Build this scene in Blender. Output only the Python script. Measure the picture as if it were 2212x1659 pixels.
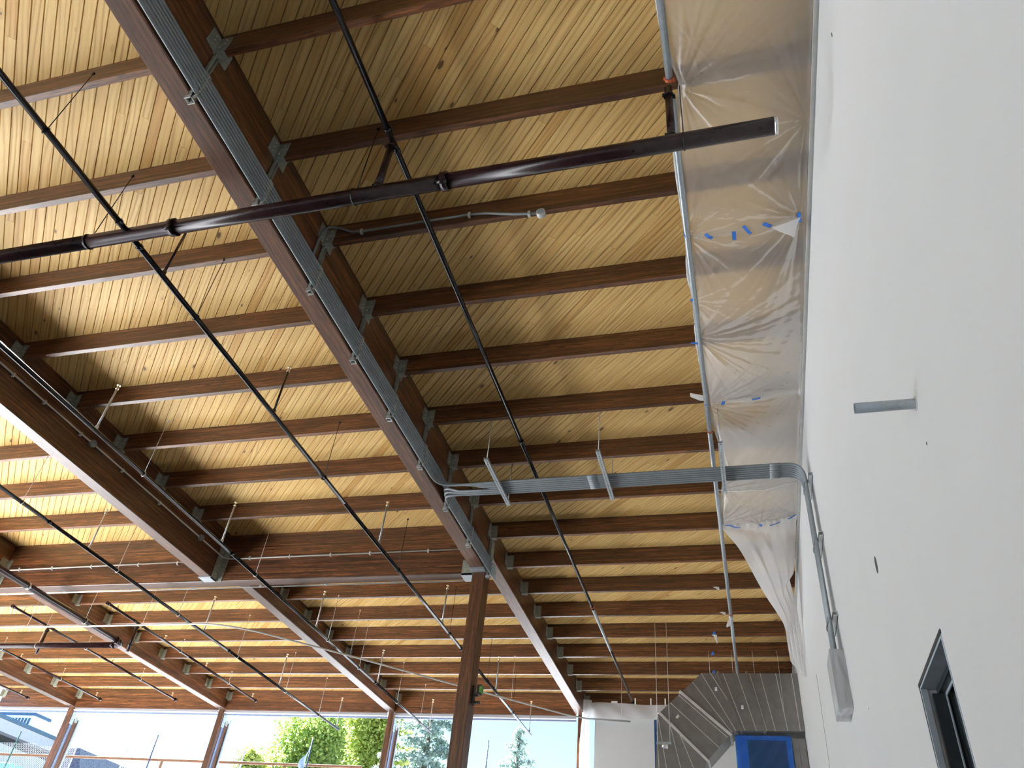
import bpy, math, random
from mathutils import Vector, Matrix

# ------------------------------------------------------------------ clearing, camera, sky, sun, exposure
for o in list(bpy.data.objects):
    bpy.data.objects.remove(o)
SC = bpy.context.scene
COL = SC.collection
S = 1.3                      # one unit below = one purlin spacing = 1.3 m
EYE = 1.6                    # eye height above the hall floor (the origin of the units)
def W(p):
    return Vector((p[0] * S, p[1] * S, p[2] * S + EYE))
R = ((0.96264016, 0.25468217, 0.09198318), (-0.09271828, 0.62917308, -0.77171533), (-0.25441548, 0.73435565, 0.62928097))
FPX = 1671.018
cam_data = bpy.data.cameras.new('camera')
cam_data.sensor_width = 36.0
cam_data.lens = FPX * 36.0 / 2212.0
cam_data.clip_end = 2000
cam = bpy.data.objects.new('camera', cam_data)
COL.objects.link(cam)
cam.matrix_world = Matrix(((R[0][0], -R[1][0], -R[2][0], 0), (R[0][1], -R[1][1], -R[2][1], 0), (R[0][2], -R[1][2], -R[2][2], EYE), (0, 0, 0, 1)))
SC.camera = cam

SUN = Vector((-0.62, 0.42, 0.62)).normalized()
world = bpy.data.worlds.new('sky')
SC.world = world
world.use_nodes = True
wn = world.node_tree
bg = wn.nodes['Background']
sky = wn.nodes.new('ShaderNodeTexSky')
sky.sky_type = 'NISHITA'
sky.sun_disc = False
sky.sun_elevation = math.asin(SUN.z)
sky.sun_rotation = math.atan2(SUN.x, SUN.y)
sky.air_density = 1.2
sky.dust_density = 0.2
sky.ozone_density = 8.0
wn.links.new(sky.outputs[0], bg.inputs[0])
bg.inputs[1].default_value = 0.24
sl = bpy.data.lights.new('sun', 'SUN')
sl.energy = 86.0
sl.color = (0.93, 0.97, 1.0)
sl.angle = math.radians(0.6)
sun = bpy.data.objects.new('sun', sl)
COL.objects.link(sun)
sun.rotation_euler = SUN.to_track_quat('Z', 'Y').to_euler()
sun.location = (-40, 20, 60)
SC.view_settings.view_transform = 'Standard'
SC.view_settings.look = 'None'
SC.view_settings.exposure = 0.6
SC.view_settings.gamma = 1.0
SC.view_settings.use_curve_mapping = False
SC.cycles.max_bounces = 10
SC.cycles.diffuse_bounces = 5
SC.cycles.transparent_max_bounces = 12
SC.cycles.sample_clamp_indirect = 12.0

# ------------------------------------------------------------------ materials
def mat(name):
    m = bpy.data.materials.new(name)
    m.use_nodes = True
    return m, m.node_tree.nodes, m.node_tree.links, m.node_tree.nodes['Principled BSDF']
def N(ns, t, **kw):
    n = ns.new(t)
    for k, v in kw.items():
        setattr(n, k, v)
    return n
def plain(name, col, rough=0.5, metal=0.0, var=0.15, scale=6.0, spec=0.5, bump=0.0):
    m, ns, ln, p = mat(name)
    tc = N(ns, 'ShaderNodeTexCoord')
    nz = N(ns, 'ShaderNodeTexNoise'); nz.inputs['Scale'].default_value = scale; nz.inputs['Detail'].default_value = 5
    ln.new(tc.outputs['Object'], nz.inputs['Vector'])
    cr = N(ns, 'ShaderNodeValToRGB')
    cr.color_ramp.elements[0].position = 0.3; cr.color_ramp.elements[1].position = 0.7
    cr.color_ramp.elements[0].color = tuple(c * (1 - var) for c in col) + (1,)
    cr.color_ramp.elements[1].color = tuple(min(1, c * (1 + var)) for c in col) + (1,)
    ln.new(nz.outputs['Fac'], cr.inputs['Fac']); ln.new(cr.outputs['Color'], p.inputs['Base Color'])
    p.inputs['Roughness'].default_value = rough; p.inputs['Metallic'].default_value = metal
    p.inputs['Specular IOR Level'].default_value = spec
    if bump:
        b = N(ns, 'ShaderNodeBump'); b.inputs['Strength'].default_value = bump; b.inputs['Distance'].default_value = 0.01
        ln.new(nz.outputs['Fac'], b.inputs['Height']); ln.new(b.outputs['Normal'], p.inputs['Normal'])
    return m
def math_(ns, ln, op, a, b=None):
    n = N(ns, 'ShaderNodeMath', operation=op)
    for i, v in enumerate((a, b)):
        if v is None: continue
        if isinstance(v, (int, float)): n.inputs[i].default_value = v
        else: ln.new(v, n.inputs[i])
    return n.outputs[0]
def ramp(ns, ln, fac, stops):
    cr = N(ns, 'ShaderNodeValToRGB')
    e = cr.color_ramp.elements
    e[0].position, e[0].color = stops[0][0], tuple(stops[0][1]) + (1,)
    e[1].position, e[1].color = stops[-1][0], tuple(stops[-1][1]) + (1,)
    for s in stops[1:-1]:
        q = e.new(s[0]); q.color = tuple(s[1]) + (1,)
    ln.new(fac, cr.inputs['Fac'])
    return cr.outputs['Color']
def mix(ns, ln, fac, a, b, blend='MIX'):
    n = N(ns, 'ShaderNodeMix', data_type='RGBA', blend_type=blend)
    for i, v in ((0, fac), (6, a), (7, b)):
        if isinstance(v, (int, float)): n.inputs[i].default_value = v
        elif isinstance(v, tuple): n.inputs[i].default_value = v + (1,)
        else: ln.new(v, n.inputs[i])
    return n.outputs[2]
def combine(ns, ln, x, y, z):
    n = N(ns, 'ShaderNodeCombineXYZ')
    for i, v in enumerate((x, y, z)):
        if isinstance(v, (int, float)): n.inputs[i].default_value = v
        else: ln.new(v, n.inputs[i])
    return n.outputs[0]

def deck_wood():
    m, ns, ln, p = mat('yellow_pine_decking')
    tc = N(ns, 'ShaderNodeTexCoord'); sp = N(ns, 'ShaderNodeSeparateXYZ'); ln.new(tc.outputs['Object'], sp.inputs[0])
    oi = N(ns, 'ShaderNodeObjectInfo'); ge = N(ns, 'ShaderNodeNewGeometry')
    rnd = math_(ns, ln, 'FRACT', math_(ns, ln, 'ADD', oi.outputs['Random'], ge.outputs['Random Per Island']))
    off = math_(ns, ln, 'MULTIPLY', rnd, 91.0)
    x = math_(ns, ln, 'ADD', sp.outputs[0], off)
    y = math_(ns, ln, 'ADD', sp.outputs[1], math_(ns, ln, 'MULTIPLY', rnd, 17.3))
    wv = N(ns, 'ShaderNodeTexWave', wave_type='BANDS', bands_direction='Y', wave_profile='SIN')
    wv.inputs['Scale'].default_value = 1.0; wv.inputs['Distortion'].default_value = 13.0
    wv.inputs['Detail'].default_value = 1.5; wv.inputs['Detail Scale'].default_value = 0.5; wv.inputs['Detail Roughness'].default_value = 0.45
    ln.new(combine(ns, ln, math_(ns, ln, 'MULTIPLY', x, 1.0), math_(ns, ln, 'MULTIPLY', y, 5.0), rnd), wv.inputs['Vector'])
    fine = N(ns, 'ShaderNodeTexNoise'); fine.inputs['Scale'].default_value = 1.0; fine.inputs['Detail'].default_value = 6
    ln.new(combine(ns, ln, math_(ns, ln, 'MULTIPLY', x, 4.0), math_(ns, ln, 'MULTIPLY', y, 130.0), 0.0), fine.inputs['Vector'])
    grain = ramp(ns, ln, wv.outputs['Fac'], [(0.0, (0.33, 0.165, 0.045)), (0.2, (0.56, 0.355, 0.125)), (0.5, (0.70, 0.48, 0.178)), (1.0, (0.76, 0.55, 0.23))])
    mk = N(ns, 'ShaderNodeTexNoise'); mk.inputs['Scale'].default_value = 1.0; mk.inputs['Detail'].default_value = 2
    ln.new(combine(ns, ln, math_(ns, ln, 'MULTIPLY', x, 0.45), math_(ns, ln, 'MULTIPLY', y, 5.0), 7.7), mk.inputs['Vector'])
    soft = mix(ns, ln, ramp(ns, ln, mk.outputs['Fac'], [(0.38, (0.12, 0.12, 0.12)), (0.68, (0.85, 0.85, 0.85))]), (0.67, 0.455, 0.165), grain)
    c1 = mix(ns, ln, 0.2, soft, ramp(ns, ln, fine.outputs['Fac'], [(0.3, (0.38, 0.2, 0.06)), (0.65, (0.78, 0.55, 0.24))]))
    # a board is now and then redder or darker all along
    wn_ = N(ns, 'ShaderNodeTexWhiteNoise', noise_dimensions='1D'); ln.new(off, wn_.inputs['W'])
    tint = ramp(ns, ln, wn_.outputs['Value'], [(0.0, (0.80, 0.68, 0.55)), (0.06, (0.88, 0.80, 0.70)), (0.2, (0.96, 0.95, 0.92)), (0.6, (1.0, 1.0, 1.0)), (1.0, (1.05, 1.06, 1.08))])
    c2 = mix(ns, ln, 1.0, c1, tint, 'MULTIPLY')
    # large drifting tone along the board
    big = N(ns, 'ShaderNodeTexNoise'); big.inputs['Scale'].default_value = 1.0; big.inputs['Detail'].default_value = 3
    ln.new(combine(ns, ln, math_(ns, ln, 'MULTIPLY', x, 0.9), math_(ns, ln, 'MULTIPLY', y, 9.0), 3.3), big.inputs['Vector'])
    c2 = mix(ns, ln, ramp(ns, ln, big.outputs['Fac'], [(0.42, (0, 0, 0)), (0.75, (0.55, 0.55, 0.55))]), c2, (0.55, 0.30, 0.095))
    # knots
    vo = N(ns, 'ShaderNodeTexVoronoi', feature='F1'); vo.inputs['Scale'].default_value = 1.0
    ln.new(combine(ns, ln, math_(ns, ln, 'MULTIPLY', x, 1.9), math_(ns, ln, 'MULTIPLY', y, 5.2), 0.0), vo.inputs['Vector'])
    sc_ = N(ns, 'ShaderNodeSeparateColor'); ln.new(vo.outputs['Color'], sc_.inputs[0])
    on = math_(ns, ln, 'GREATER_THAN', sc_.outputs[0], 0.5)
    rad = math_(ns, ln, 'MULTIPLY', math_(ns, ln, 'ADD', sc_.outputs[1], 0.3), 0.095)
    inside = math_(ns, ln, 'MULTIPLY', math_(ns, ln, 'LESS_THAN', vo.outputs['Distance'], rad), on)
    halo = math_(ns, ln, 'MULTIPLY', math_(ns, ln, 'LESS_THAN', vo.outputs['Distance'], math_(ns, ln, 'MULTIPLY', rad, 1.8)), on)
    c3 = mix(ns, ln, math_(ns, ln, 'MULTIPLY', halo, 0.35), c2, (0.36, 0.185, 0.06))
    c4 = mix(ns, ln, math_(ns, ln, 'MULTIPLY', inside, 0.85), c3, (0.085, 0.045, 0.022))
    ln.new(c4, p.inputs['Base Color'])
    p.inputs['Roughness'].default_value = 0.52
    p.inputs['Specular IOR Level'].default_value = 0.35
    return m

def glulam(axis, base=(0.108, 0.042, 0.0165), name='dark_glulam'):
    """dark stained laminated timber, grain along the given axis (0 x, 1 y, 2 z)"""
    m, ns, ln, p = mat(name + '_' + 'xyz'[axis])
    tc = N(ns, 'ShaderNodeTexCoord'); sp = N(ns, 'ShaderNodeSeparateXYZ'); ln.new(tc.outputs['Object'], sp.inputs[0])
    a = sp.outputs[axis]
    if axis == 2: u, v = sp.outputs[1], sp.outputs[0]      # laminations stack along y in the columns
    elif axis == 1: u, v = sp.outputs[2], sp.outputs[0]
    else: u, v = sp.outputs[2], sp.outputs[1]
    oi = N(ns, 'ShaderNodeObjectInfo')
    lam = math_(ns, ln, 'FLOOR', math_(ns, ln, 'DIVIDE', u, 0.0385))
    key = math_(ns, ln, 'ADD', lam, math_(ns, ln, 'MULTIPLY', oi.outputs['Random'], 777.0))
    wnn = N(ns, 'ShaderNodeTexWhiteNoise', noise_dimensions='1D'); ln.new(key, wnn.inputs['W'])
    ax = math_(ns, ln, 'ADD', a, math_(ns, ln, 'MULTIPLY', wnn.outputs['Value'], 60.0))
    uu = math_(ns, ln, 'ADD', math_(ns, ln, 'MULTIPLY', u, 34.0), math_(ns, ln, 'MULTIPLY', wnn.outputs['Value'], 40.0))
    vv = math_(ns, ln, 'MULTIPLY', v, 34.0)
    n1 = N(ns, 'ShaderNodeTexNoise'); n1.inputs['Scale'].default_value = 1.0; n1.inputs['Detail'].default_value = 5; n1.inputs['Roughness'].default_value = 0.6; n1.inputs['Distortion'].default_value = 0.6
    ln.new(combine(ns, ln, math_(ns, ln, 'MULTIPLY', ax, 1.3), uu, vv), n1.inputs['Vector'])
    c = ramp(ns, ln, n1.outputs['Fac'], [(0.30, tuple(k * 0.28 for k in base)), (0.48, tuple(k * 0.85 for k in base)), (0.70, (base[0] * 2.2, base[1] * 2.2, base[2] * 2.1))])
    tint = ramp(ns, ln, wnn.outputs['Value'], [(0.0, (0.6, 0.58, 0.58)), (0.5, (0.95, 0.95, 0.95)), (1.0, (1.35, 1.25, 1.1))])
    c = mix(ns, ln, 1.0, c, tint, 'MULTIPLY')
    # dark pitch streaks and small knots
    n2 = N(ns, 'ShaderNodeTexNoise'); n2.inputs['Scale'].default_value = 1.0; n2.inputs['Detail'].default_value = 2
    ln.new(combine(ns, ln, math_(ns, ln, 'MULTIPLY', ax, 4.5), math_(ns, ln, 'MULTIPLY', u, 75.0), math_(ns, ln, 'MULTIPLY', v, 75.0)), n2.inputs['Vector'])
    c = mix(ns, ln, ramp(ns, ln, n2.outputs['Fac'], [(0.58, (0, 0, 0)), (0.65, (0.92, 0.92, 0.92))]), c, tuple(k * 0.16 for k in base))
    # glue lines
    fr = math_(ns, ln, 'FRACT', math_(ns, ln, 'DIVIDE', u, 0.0385))
    gl = math_(ns, ln, 'LESS_THAN', fr, 0.05)
    c = mix(ns, ln, math_(ns, ln, 'MULTIPLY', gl, 0.45), c, tuple(k * 0.3 for k in base))
    ln.new(c, p.inputs['Base Color'])
    p.inputs['Roughness'].default_value = 0.37
    p.inputs['Specular IOR Level'].default_value = 0.7
    b = N(ns, 'ShaderNodeBump'); b.inputs['Strength'].default_value = 0.25; b.inputs['Distance'].default_value = 0.004
    ln.new(n1.outputs['Fac'], b.inputs['Height']); ln.new(b.outputs['Normal'], p.inputs['Normal'])
    return m

def film(name, tint, clear, diff, glossy_rough=0.38, blur=0.0):
    """thin polythene: part clear, part milky, with a sheen and fine creases"""
    m, ns, ln, p = mat(name)
    out = ns['Material Output']
    ns.remove(p)
    tc = N(ns, 'ShaderNodeTexCoord')
    nz = N(ns, 'ShaderNodeTexNoise'); nz.inputs['Scale'].default_value = 3.0; nz.inputs['Detail'].default_value = 6; nz.inputs['Distortion'].default_value = 1.5
    ln.new(tc.outputs['Object'], nz.inputs['Vector'])
    b = N(ns, 'ShaderNodeBump'); b.inputs['Strength'].default_value = 0.12; b.inputs['Distance'].default_value = 0.01
    ln.new(nz.outputs['Fac'], b.inputs['Height'])
    tr = N(ns, 'ShaderNodeBsdfTransparent'); tr.inputs[0].default_value = tuple(tint) + (1,)
    tl = N(ns, 'ShaderNodeBsdfTranslucent'); tl.inputs[0].default_value = tuple(tint) + (1,)
    di = N(ns, 'ShaderNodeBsdfDiffuse'); di.inputs[0].default_value = tuple(tint) + (1,)
    gl = N(ns, 'ShaderNodeBsdfGlossy'); gl.inputs['Roughness'].default_value = glossy_rough; gl.inputs[0].default_value = (1, 1, 1, 1)
    for n in (tl, di, gl): ln.new(b.outputs['Normal'], n.inputs['Normal'])
    m1 = N(ns, 'ShaderNodeMixShader'); m1.inputs[0].default_value = diff
    ln.new(tl.outputs[0], m1.inputs[1]); ln.new(di.outputs[0], m1.inputs[2])
    m2 = N(ns, 'ShaderNodeMixShader'); m2.inputs[0].default_value = clear
    ln.new(m1.outputs[0], m2.inputs[1]); ln.new(tr.outputs[0], m2.inputs[2])
    fr = N(ns, 'ShaderNodeLayerWeight'); fr.inputs[0].default_value = 0.25; ln.new(b.outputs['Normal'], fr.inputs['Normal'])
    f2 = math_(ns, ln, 'ADD', math_(ns, ln, 'MULTIPLY', fr.outputs['Fresnel'], 0.3), 0.02)
    m3 = N(ns, 'ShaderNodeMixShader'); ln.new(f2, m3.inputs[0])
    ln.new(m2.outputs[0], m3.inputs[1]); ln.new(gl.outputs[0], m3.inputs[2])
    ln.new(m3.outputs[0], out.inputs[0])
    return m

def leaf(name, c1, c2):
    m, ns, ln, p = mat(name)
    ge = N(ns, 'ShaderNodeNewGeometry')
    c = ramp(ns, ln, ge.outputs['Random Per Island'], [(0.0, c1), (1.0, c2)])
    ln.new(c, p.inputs['Base Color']); p.inputs['Roughness'].default_value = 0.6
    tl = N(ns, 'ShaderNodeBsdfTranslucent'); ln.new(c, tl.inputs[0])
    mx = N(ns, 'ShaderNodeMixShader'); mx.inputs[0].default_value = 0.35
    ln.new(p.outputs[0], mx.inputs[1]); ln.new(tl.outputs[0], mx.inputs[2])
    ln.new(mx.outputs[0], ns['Material Output'].inputs[0])
    return m

M = {}
M['deck'] = deck_wood()
M['gx'], M['gy'], M['gz'] = glulam(0), glulam(1), glulam(2)
M['px'] = glulam(0, (0.120, 0.046, 0.0175), 'purlin_glulam')
M['pipe'] = plain('oxide_red_black_pipe_paint', (0.020, 0.0075, 0.0085), 0.24, 0.0, 0.3, 9, 0.35)
M['blackpipe'] = plain('black_steel_pipe', (0.010, 0.008, 0.009), 0.25, 0.0, 0.25, 9, 0.35)
M['orange'] = plain('orange_coupling_paint', (0.42, 0.075, 0.022), 0.5)
M['galv'] = plain('galvanised_steel', (0.38, 0.42, 0.445), 0.42, 0.55, 0.12, 25)
M['plate'] = plain('zinc_hanger_plate', (0.30, 0.32, 0.27), 0.55, 0.25, 0.22, 14)
M['bolt'] = plain('zinc_bolt', (0.62, 0.64, 0.62), 0.35, 0.7)
M['zinc'] = plain('bright_zinc_fitting', (0.66, 0.68, 0.68), 0.3, 0.8)
M['conduit'] = plain('grey_conduit', (0.20, 0.225, 0.24), 0.42, 0.15, 0.10, 6)
M['conduitlight'] = plain('pale_grey_conduit', (0.52, 0.52, 0.50), 0.45, 0.2, 0.08, 6)
M['wall'] = plain('white_wall_paint', (0.56, 0.565, 0.56), 0.62, 0.0, 0.012, 1.2, 0.3)
M['trimgrey'] = plain('grey_metal_track', (0.50, 0.51, 0.49), 0.5, 0.2, 0.06)
M['gap'] = plain('dark_gap_shade', (0.05, 0.05, 0.05), 0.8)  # near-black stands in for shade inside gaps, joints and holes
M['whitetrim'] = plain('white_header_trim', (0.50, 0.52, 0.55), 0.4, 0.0, 0.03, 4)
M['film'] = film('milky_polythene', (0.94, 0.94, 0.93), 0.46, 0.30)
M['filmthick'] = film('folded_milky_polythene', (0.92, 0.925, 0.93), 0.10, 0.5)
M['filmhang'] = film('hanging_polythene', (0.92, 0.925, 0.93), 0.24, 0.5)
M['tape'] = plain('blue_masking_tape', (0.035, 0.16, 0.55), 0.6, 0.0, 0.1, 20)
M['postplate'] = plain('blued_steel_plate', (0.20, 0.25, 0.36), 0.35, 0.4)
M['tapetan'] = plain('tan_masking_tape', (0.62, 0.45, 0.17), 0.6)
M['tapedark'] = plain('dark_blue_tape', (0.012, 0.055, 0.16), 0.6)
M['tapewhite'] = plain('white_tape', (0.80, 0.79, 0.76), 0.5)
M['duct'] = plain('galvanised_duct_sheet', (0.27, 0.262, 0.25), 0.36, 0.75, 0.10, 5)
M['ductseam'] = plain('bright_duct_seam', (0.72, 0.71, 0.68), 0.35, 0.6)
M['label'] = plain('white_paper_label', (0.80, 0.80, 0.78), 0.7)
M['ink'] = plain('grey_label_print', (0.35, 0.36, 0.38), 0.7)
M['bluefilm'] = film('blue_grille_film', (0.16, 0.42, 0.80), 0.78, 0.5, 0.15)
M['darkgrille'] = plain('dark_blue_grille', (0.04, 0.09, 0.17), 0.4, 0.2)
M['darkframe'] = plain('dark_bronze_frame', (0.035, 0.042, 0.045), 0.35, 0.3)
M['headgrey'] = plain('primed_grey_frame', (0.33, 0.38, 0.43), 0.5)
M['glassdark'] = plain('dark_glazing', (0.012, 0.017, 0.019), 0.08, 0.0, 0.1, 3, 0.6)
M['bag'] = film('grey_wrap_film', (0.55, 0.56, 0.57), 0.03, 0.75, 0.25)
M['floor'] = plain('concrete_floor', (0.11, 0.11, 0.112), 0.75, 0.0, 0.1, 0.6)
M['terrace'] = plain('grey_paving', (0.24, 0.24, 0.245), 0.9, 0.0, 0.12, 0.5)
M['dimground'] = plain('dim_ground', (0.07, 0.07, 0.075), 0.9)  # invented dark surface for unseen ground, so it bounces little light
M['ground'] = plain('pale_bounce_surface', (0.53, 0.53, 0.535), 0.9, 0.0, 0.12, 0.5)  # invented pale surface, bounces sunlight up to the ceiling
M['roofing'] = plain('roof_membrane', (0.6, 0.6, 0.6), 0.8)
M['lumber'] = plain('raw_lumber', (0.15, 0.070, 0.032), 0.7, 0.0, 0.2, 12)
M['stake'] = plain('painted_steel_post', (0.03, 0.06, 0.13), 0.4, 0.2)
M['stakegreen'] = plain('green_steel_post', (0.03, 0.10, 0.09), 0.4, 0.2)
M['mesh'] = plain('galvanised_fence_wire', (0.50, 0.53, 0.56), 0.5, 0.3)
M['housewhite'] = plain('white_render', (0.86, 0.86, 0.86), 0.8, 0, 0.02)
M['eave'] = plain('pale_eave_paint', (0.34, 0.36, 0.42), 0.8, 0, 0.03)
M['housegrey'] = plain('pale_green_siding', (0.24, 0.30, 0.31), 0.8, 0, 0.05)
M['fascia'] = plain('blue_grey_fascia', (0.05, 0.10, 0.17), 0.5)
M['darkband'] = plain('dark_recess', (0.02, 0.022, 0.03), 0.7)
M['shingle'] = plain('grey_shingle', (0.15, 0.17, 0.24), 0.9, 0, 0.5, 18)
M['teal'] = plain('teal_plastic', (0.02, 0.25, 0.27), 0.5)
M['bluecloth'] = plain('pale_blue_sheeting', (0.30, 0.45, 0.70), 0.6)
M['bark'] = plain('bark', (0.12, 0.085, 0.06), 0.9)
M['leafA'] = leaf('bright_broad_leaf', (0.11, 0.20, 0.035), (0.34, 0.42, 0.10))
M['leafB'] = leaf('blue_green_needle', (0.13, 0.21, 0.17), (0.30, 0.38, 0.34))
M['leafC'] = leaf('yellow_green_leaf', (0.20, 0.28, 0.04), (0.46, 0.50, 0.14))
M['laserblack'] = plain('black_plastic', (0.012, 0.013, 0.014), 0.4)
M['lasergreen'] = plain('green_plastic', (0.10, 0.30, 0.05), 0.4)
M['brass'] = plain('brass_sprinkler', (0.75, 0.62, 0.42), 0.3, 0.6)

# ------------------------------------------------------------------ mesh builder (coordinates in units, see W)
class MB:
    def __init__(s): s.v = []; s.f = []; s.smooth = set()
    def box(s, a, b):
        x0, x1 = sorted((a[0], b[0])); y0, y1 = sorted((a[1], b[1])); z0, z1 = sorted((a[2], b[2]))
        i = len(s.v)
        s.v += [(x0, y0, z0), (x1, y0, z0), (x1, y1, z0), (x0, y1, z0), (x0, y0, z1), (x1, y0, z1), (x1, y1, z1), (x0, y1, z1)]
        s.f += [(i, i + 3, i + 2, i + 1), (i + 4, i + 5, i + 6, i + 7), (i, i + 1, i + 5, i + 4), (i + 1, i + 2, i + 6, i + 5), (i + 2, i + 3, i + 7, i + 6), (i + 3, i, i + 4, i + 7)]
        return s
    def cbox(s, a, b, c=0.006):
        """box with its long edges eased: chamfered along its longest axis"""
        lo = [min(a[k], b[k]) for k in range(3)]; hi = [max(a[k], b[k]) for k in range(3)]
        ax = max(range(3), key=lambda k: hi[k] - lo[k]); p, q = [k for k in range(3) if k != ax]
        prof = [(lo[p] + c, lo[q]), (hi[p] - c, lo[q]), (hi[p], lo[q] + c), (hi[p], hi[q] - c), (hi[p] - c, hi[q]), (lo[p] + c, hi[q]), (lo[p], hi[q] - c), (lo[p], lo[q] + c)]
        i = len(s.v)
        for t in (lo[ax], hi[ax]):
            for u, w in prof:
                P = [0, 0, 0]; P[ax] = t; P[p] = u; P[q] = w; s.v.append(tuple(P))
        n = len(prof)
        flip = (ax == 1)
        for k in range(n):
            f = (i + k, i + (k + 1) % n, i + n + (k + 1) % n, i + n + k)
            s.f.append(f[::-1] if flip else f)
        c0 = tuple(i + k for k in range(n)); c1 = tuple(i + n + k for k in range(n))
        s.f += [c0 if flip else c0[::-1], c1[::-1] if flip else c1]
        return s
    def prism(s, poly, d):
        """polygon (list of 3d points) pushed along d"""
        i = len(s.v); n = len(poly)
        s.v += [tuple(p) for p in poly] + [tuple(p[k] + d[k] for k in range(3)) for p in poly]
        s.f += [tuple(range(i, i + n)), tuple(range(i + 2 * n - 1, i + n - 1, -1))]
        for k in range(n): s.f.append((i + (k + 1) % n, i + k, i + n + k, i + n + (k + 1) % n))
        return s
    def tube(s, path, r, n=10, cap=True, radii=None):
        P = [Vector(p) for p in path]; i0 = len(s.v)
        up = None
        for k, p in enumerate(P):
            t = ((P[min(k + 1, len(P) - 1)] - P[k]).normalized() + (P[k] - P[max(k - 1, 0)]).normalized())
            t = t.normalized() if t.length > 1e-9 else Vector((0, 0, 1))
            if up is None:
                up = Vector((0, 0, 1)) if abs(t.z) < 0.9 else Vector((1, 0, 0))
            a = t.cross(up).normalized(); up = a.cross(t).normalized()
            rr = radii[k] if radii else r
            for j in range(n):
                q = p + (a * math.cos(2 * math.pi * j / n) + up * math.sin(2 * math.pi * j / n)) * rr
                s.v.append(tuple(q))
        for k in range(len(P) - 1):
            for j in range(n):
                s.smooth.add(len(s.f))
                s.f.append((i0 + k * n + j, i0 + (k + 1) * n + j, i0 + (k + 1) * n + (j + 1) % n, i0 + k * n + (j + 1) % n))
        if cap:
            s.f.append(tuple(i0 + j for j in range(n)))
            s.f.append(tuple(i0 + (len(P) - 1) * n + j for j in range(n - 1, -1, -1)))
        return s
    def quad(s, a, b, c, d):
        i = len(s.v); s.v += [a, b, c, d]; s.f.append((i, i + 1, i + 2, i + 3)); return s
    def grid(s, rows):
        i = len(s.v); m = len(rows[0])
        for r in rows: s.v += [tuple(p) for p in r]
        for a in range(len(rows) - 1):
            for b in range(m - 1):
                s.smooth.add(len(s.f))
                s.f.append((i + a * m + b, i + a * m + b + 1, i + (a + 1) * m + b + 1, i + (a + 1) * m + b))
        return s
    def build(s, name, m, parent=None, origin=None):
        me = bpy.data.meshes.new(name)
        if origin is None:
            if parent is None:
                o0 = Vector((sum(v[0] for v in s.v) / len(s.v), sum(v[1] for v in s.v) / len(s.v), min(v[2] for v in s.v)))
            else:
                o0 = Vector((sum(v[0] for v in s.v) / len(s.v), sum(v[1] for v in s.v) / len(s.v), sum(v[2] for v in s.v) / len(s.v)))
        else: o0 = Vector(origin)
        base = W(o0)
        me.from_pydata([tuple(W(v) - base) for v in s.v], [], s.f)
        if s.smooth:
            me.polygons.foreach_set('use_smooth', [k in s.smooth for k in range(len(s.f))])
        me.materials.append(m)
        ob = bpy.data.objects.new(name, me); COL.objects.link(ob)
        ob.location = base
        if parent is not None:
            ob.parent = parent
            ob.location = base - WL[parent.name]
        WL[ob.name] = base
        return ob
WL = {}
def tag(o, label=None, cat=None, group=None, kind=None):
    if label: o['label'] = label
    if cat: o['category'] = cat
    if group: o['group'] = group
    if kind: o['kind'] = kind
    return o
def empty(name, p, label=None, cat=None, group=None, kind=None):
    o = bpy.data.objects.new(name, None); COL.objects.link(o); o.location = W(p); o.empty_display_size = 0.1
    WL[o.name] = W(p)
    return tag(o, label, cat, group, kind)
ORD = ['first', 'second', 'third', 'fourth', 'fifth', 'sixth', 'seventh', 'eighth', 'ninth', 'tenth', 'eleventh', 'twelfth', 'thirteenth', 'fourteenth', 'fifteenth', 'sixteenth', 'seventeenth']
rng = random.Random(7)

# ------------------------------------------------------------------ numbers of the frame
X1 = -3.618                  # right face of the near main girder
GW = 0.212                   # girder width
G = {1: X1, 2: -8.327, 3: -12.98}           # right faces, near girders
F = {1: X1, 2: -8.345, 3: -13.15, 4: -17.95}  # right faces, far girders
Y0 = 2.263
HD = 5.967                   # underside of the decking
PB = 5.700                   # underside of the purlins
PT = 0.058                   # purlin thickness
YC = 10.263                  # near face of the cross beam
YB = 18.263                  # near face of the last purlin (over the window band)
XW = 0.93                    # face of the right wall
XE, YE = -20.6, 18.36        # edges of the roof
ZFL = -EYE / S               # hall floor
ZT = 3.45                    # ground of the higher terrace behind the hall
Y_NEAR = -7.0

# ------------------------------------------------------------------ setting
def struct(name, mb, m, parent=None, origin=None):
    o = mb.build(name, m, parent, origin)
    if parent is None: o['kind'] = 'structure'
    return o
struct('floor', MB().box((-12.6, -7.2, ZFL - 0.15), (XW + 0.3, 18.55, ZFL)), M['floor'])
struct('ground_3', MB().box((-21.6, -9, ZFL - 0.15), (-12.6, 18.55, ZFL)), M['ground'])  # unseen pale strip added to throw sunlight up onto the decking
struct('wall_light_block', MB().box((-12.6, -7.2, 1.5), (XW + 0.3, -7.0, 6.1)), M['wall'])  # unseen wall added behind the camera to hold back front light
struct('ground_1', MB().box((-130, -90, ZFL - 0.4), (-21.6, 18.55, ZFL - 0.02)), M['dimground'])  # unseen ground, made dark to keep sun bounce off the right wall
struct('ground_2', MB().box((-21.6, -90, ZFL - 0.4), (60, -9, ZFL - 0.02)), M['dimground'])  # unseen ground in front, made dark against warm bounce
struct('terrace_ground', MB().box((-130, 18.62, ZFL - 0.4), (60, 150, ZT)), M['terrace'])

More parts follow.
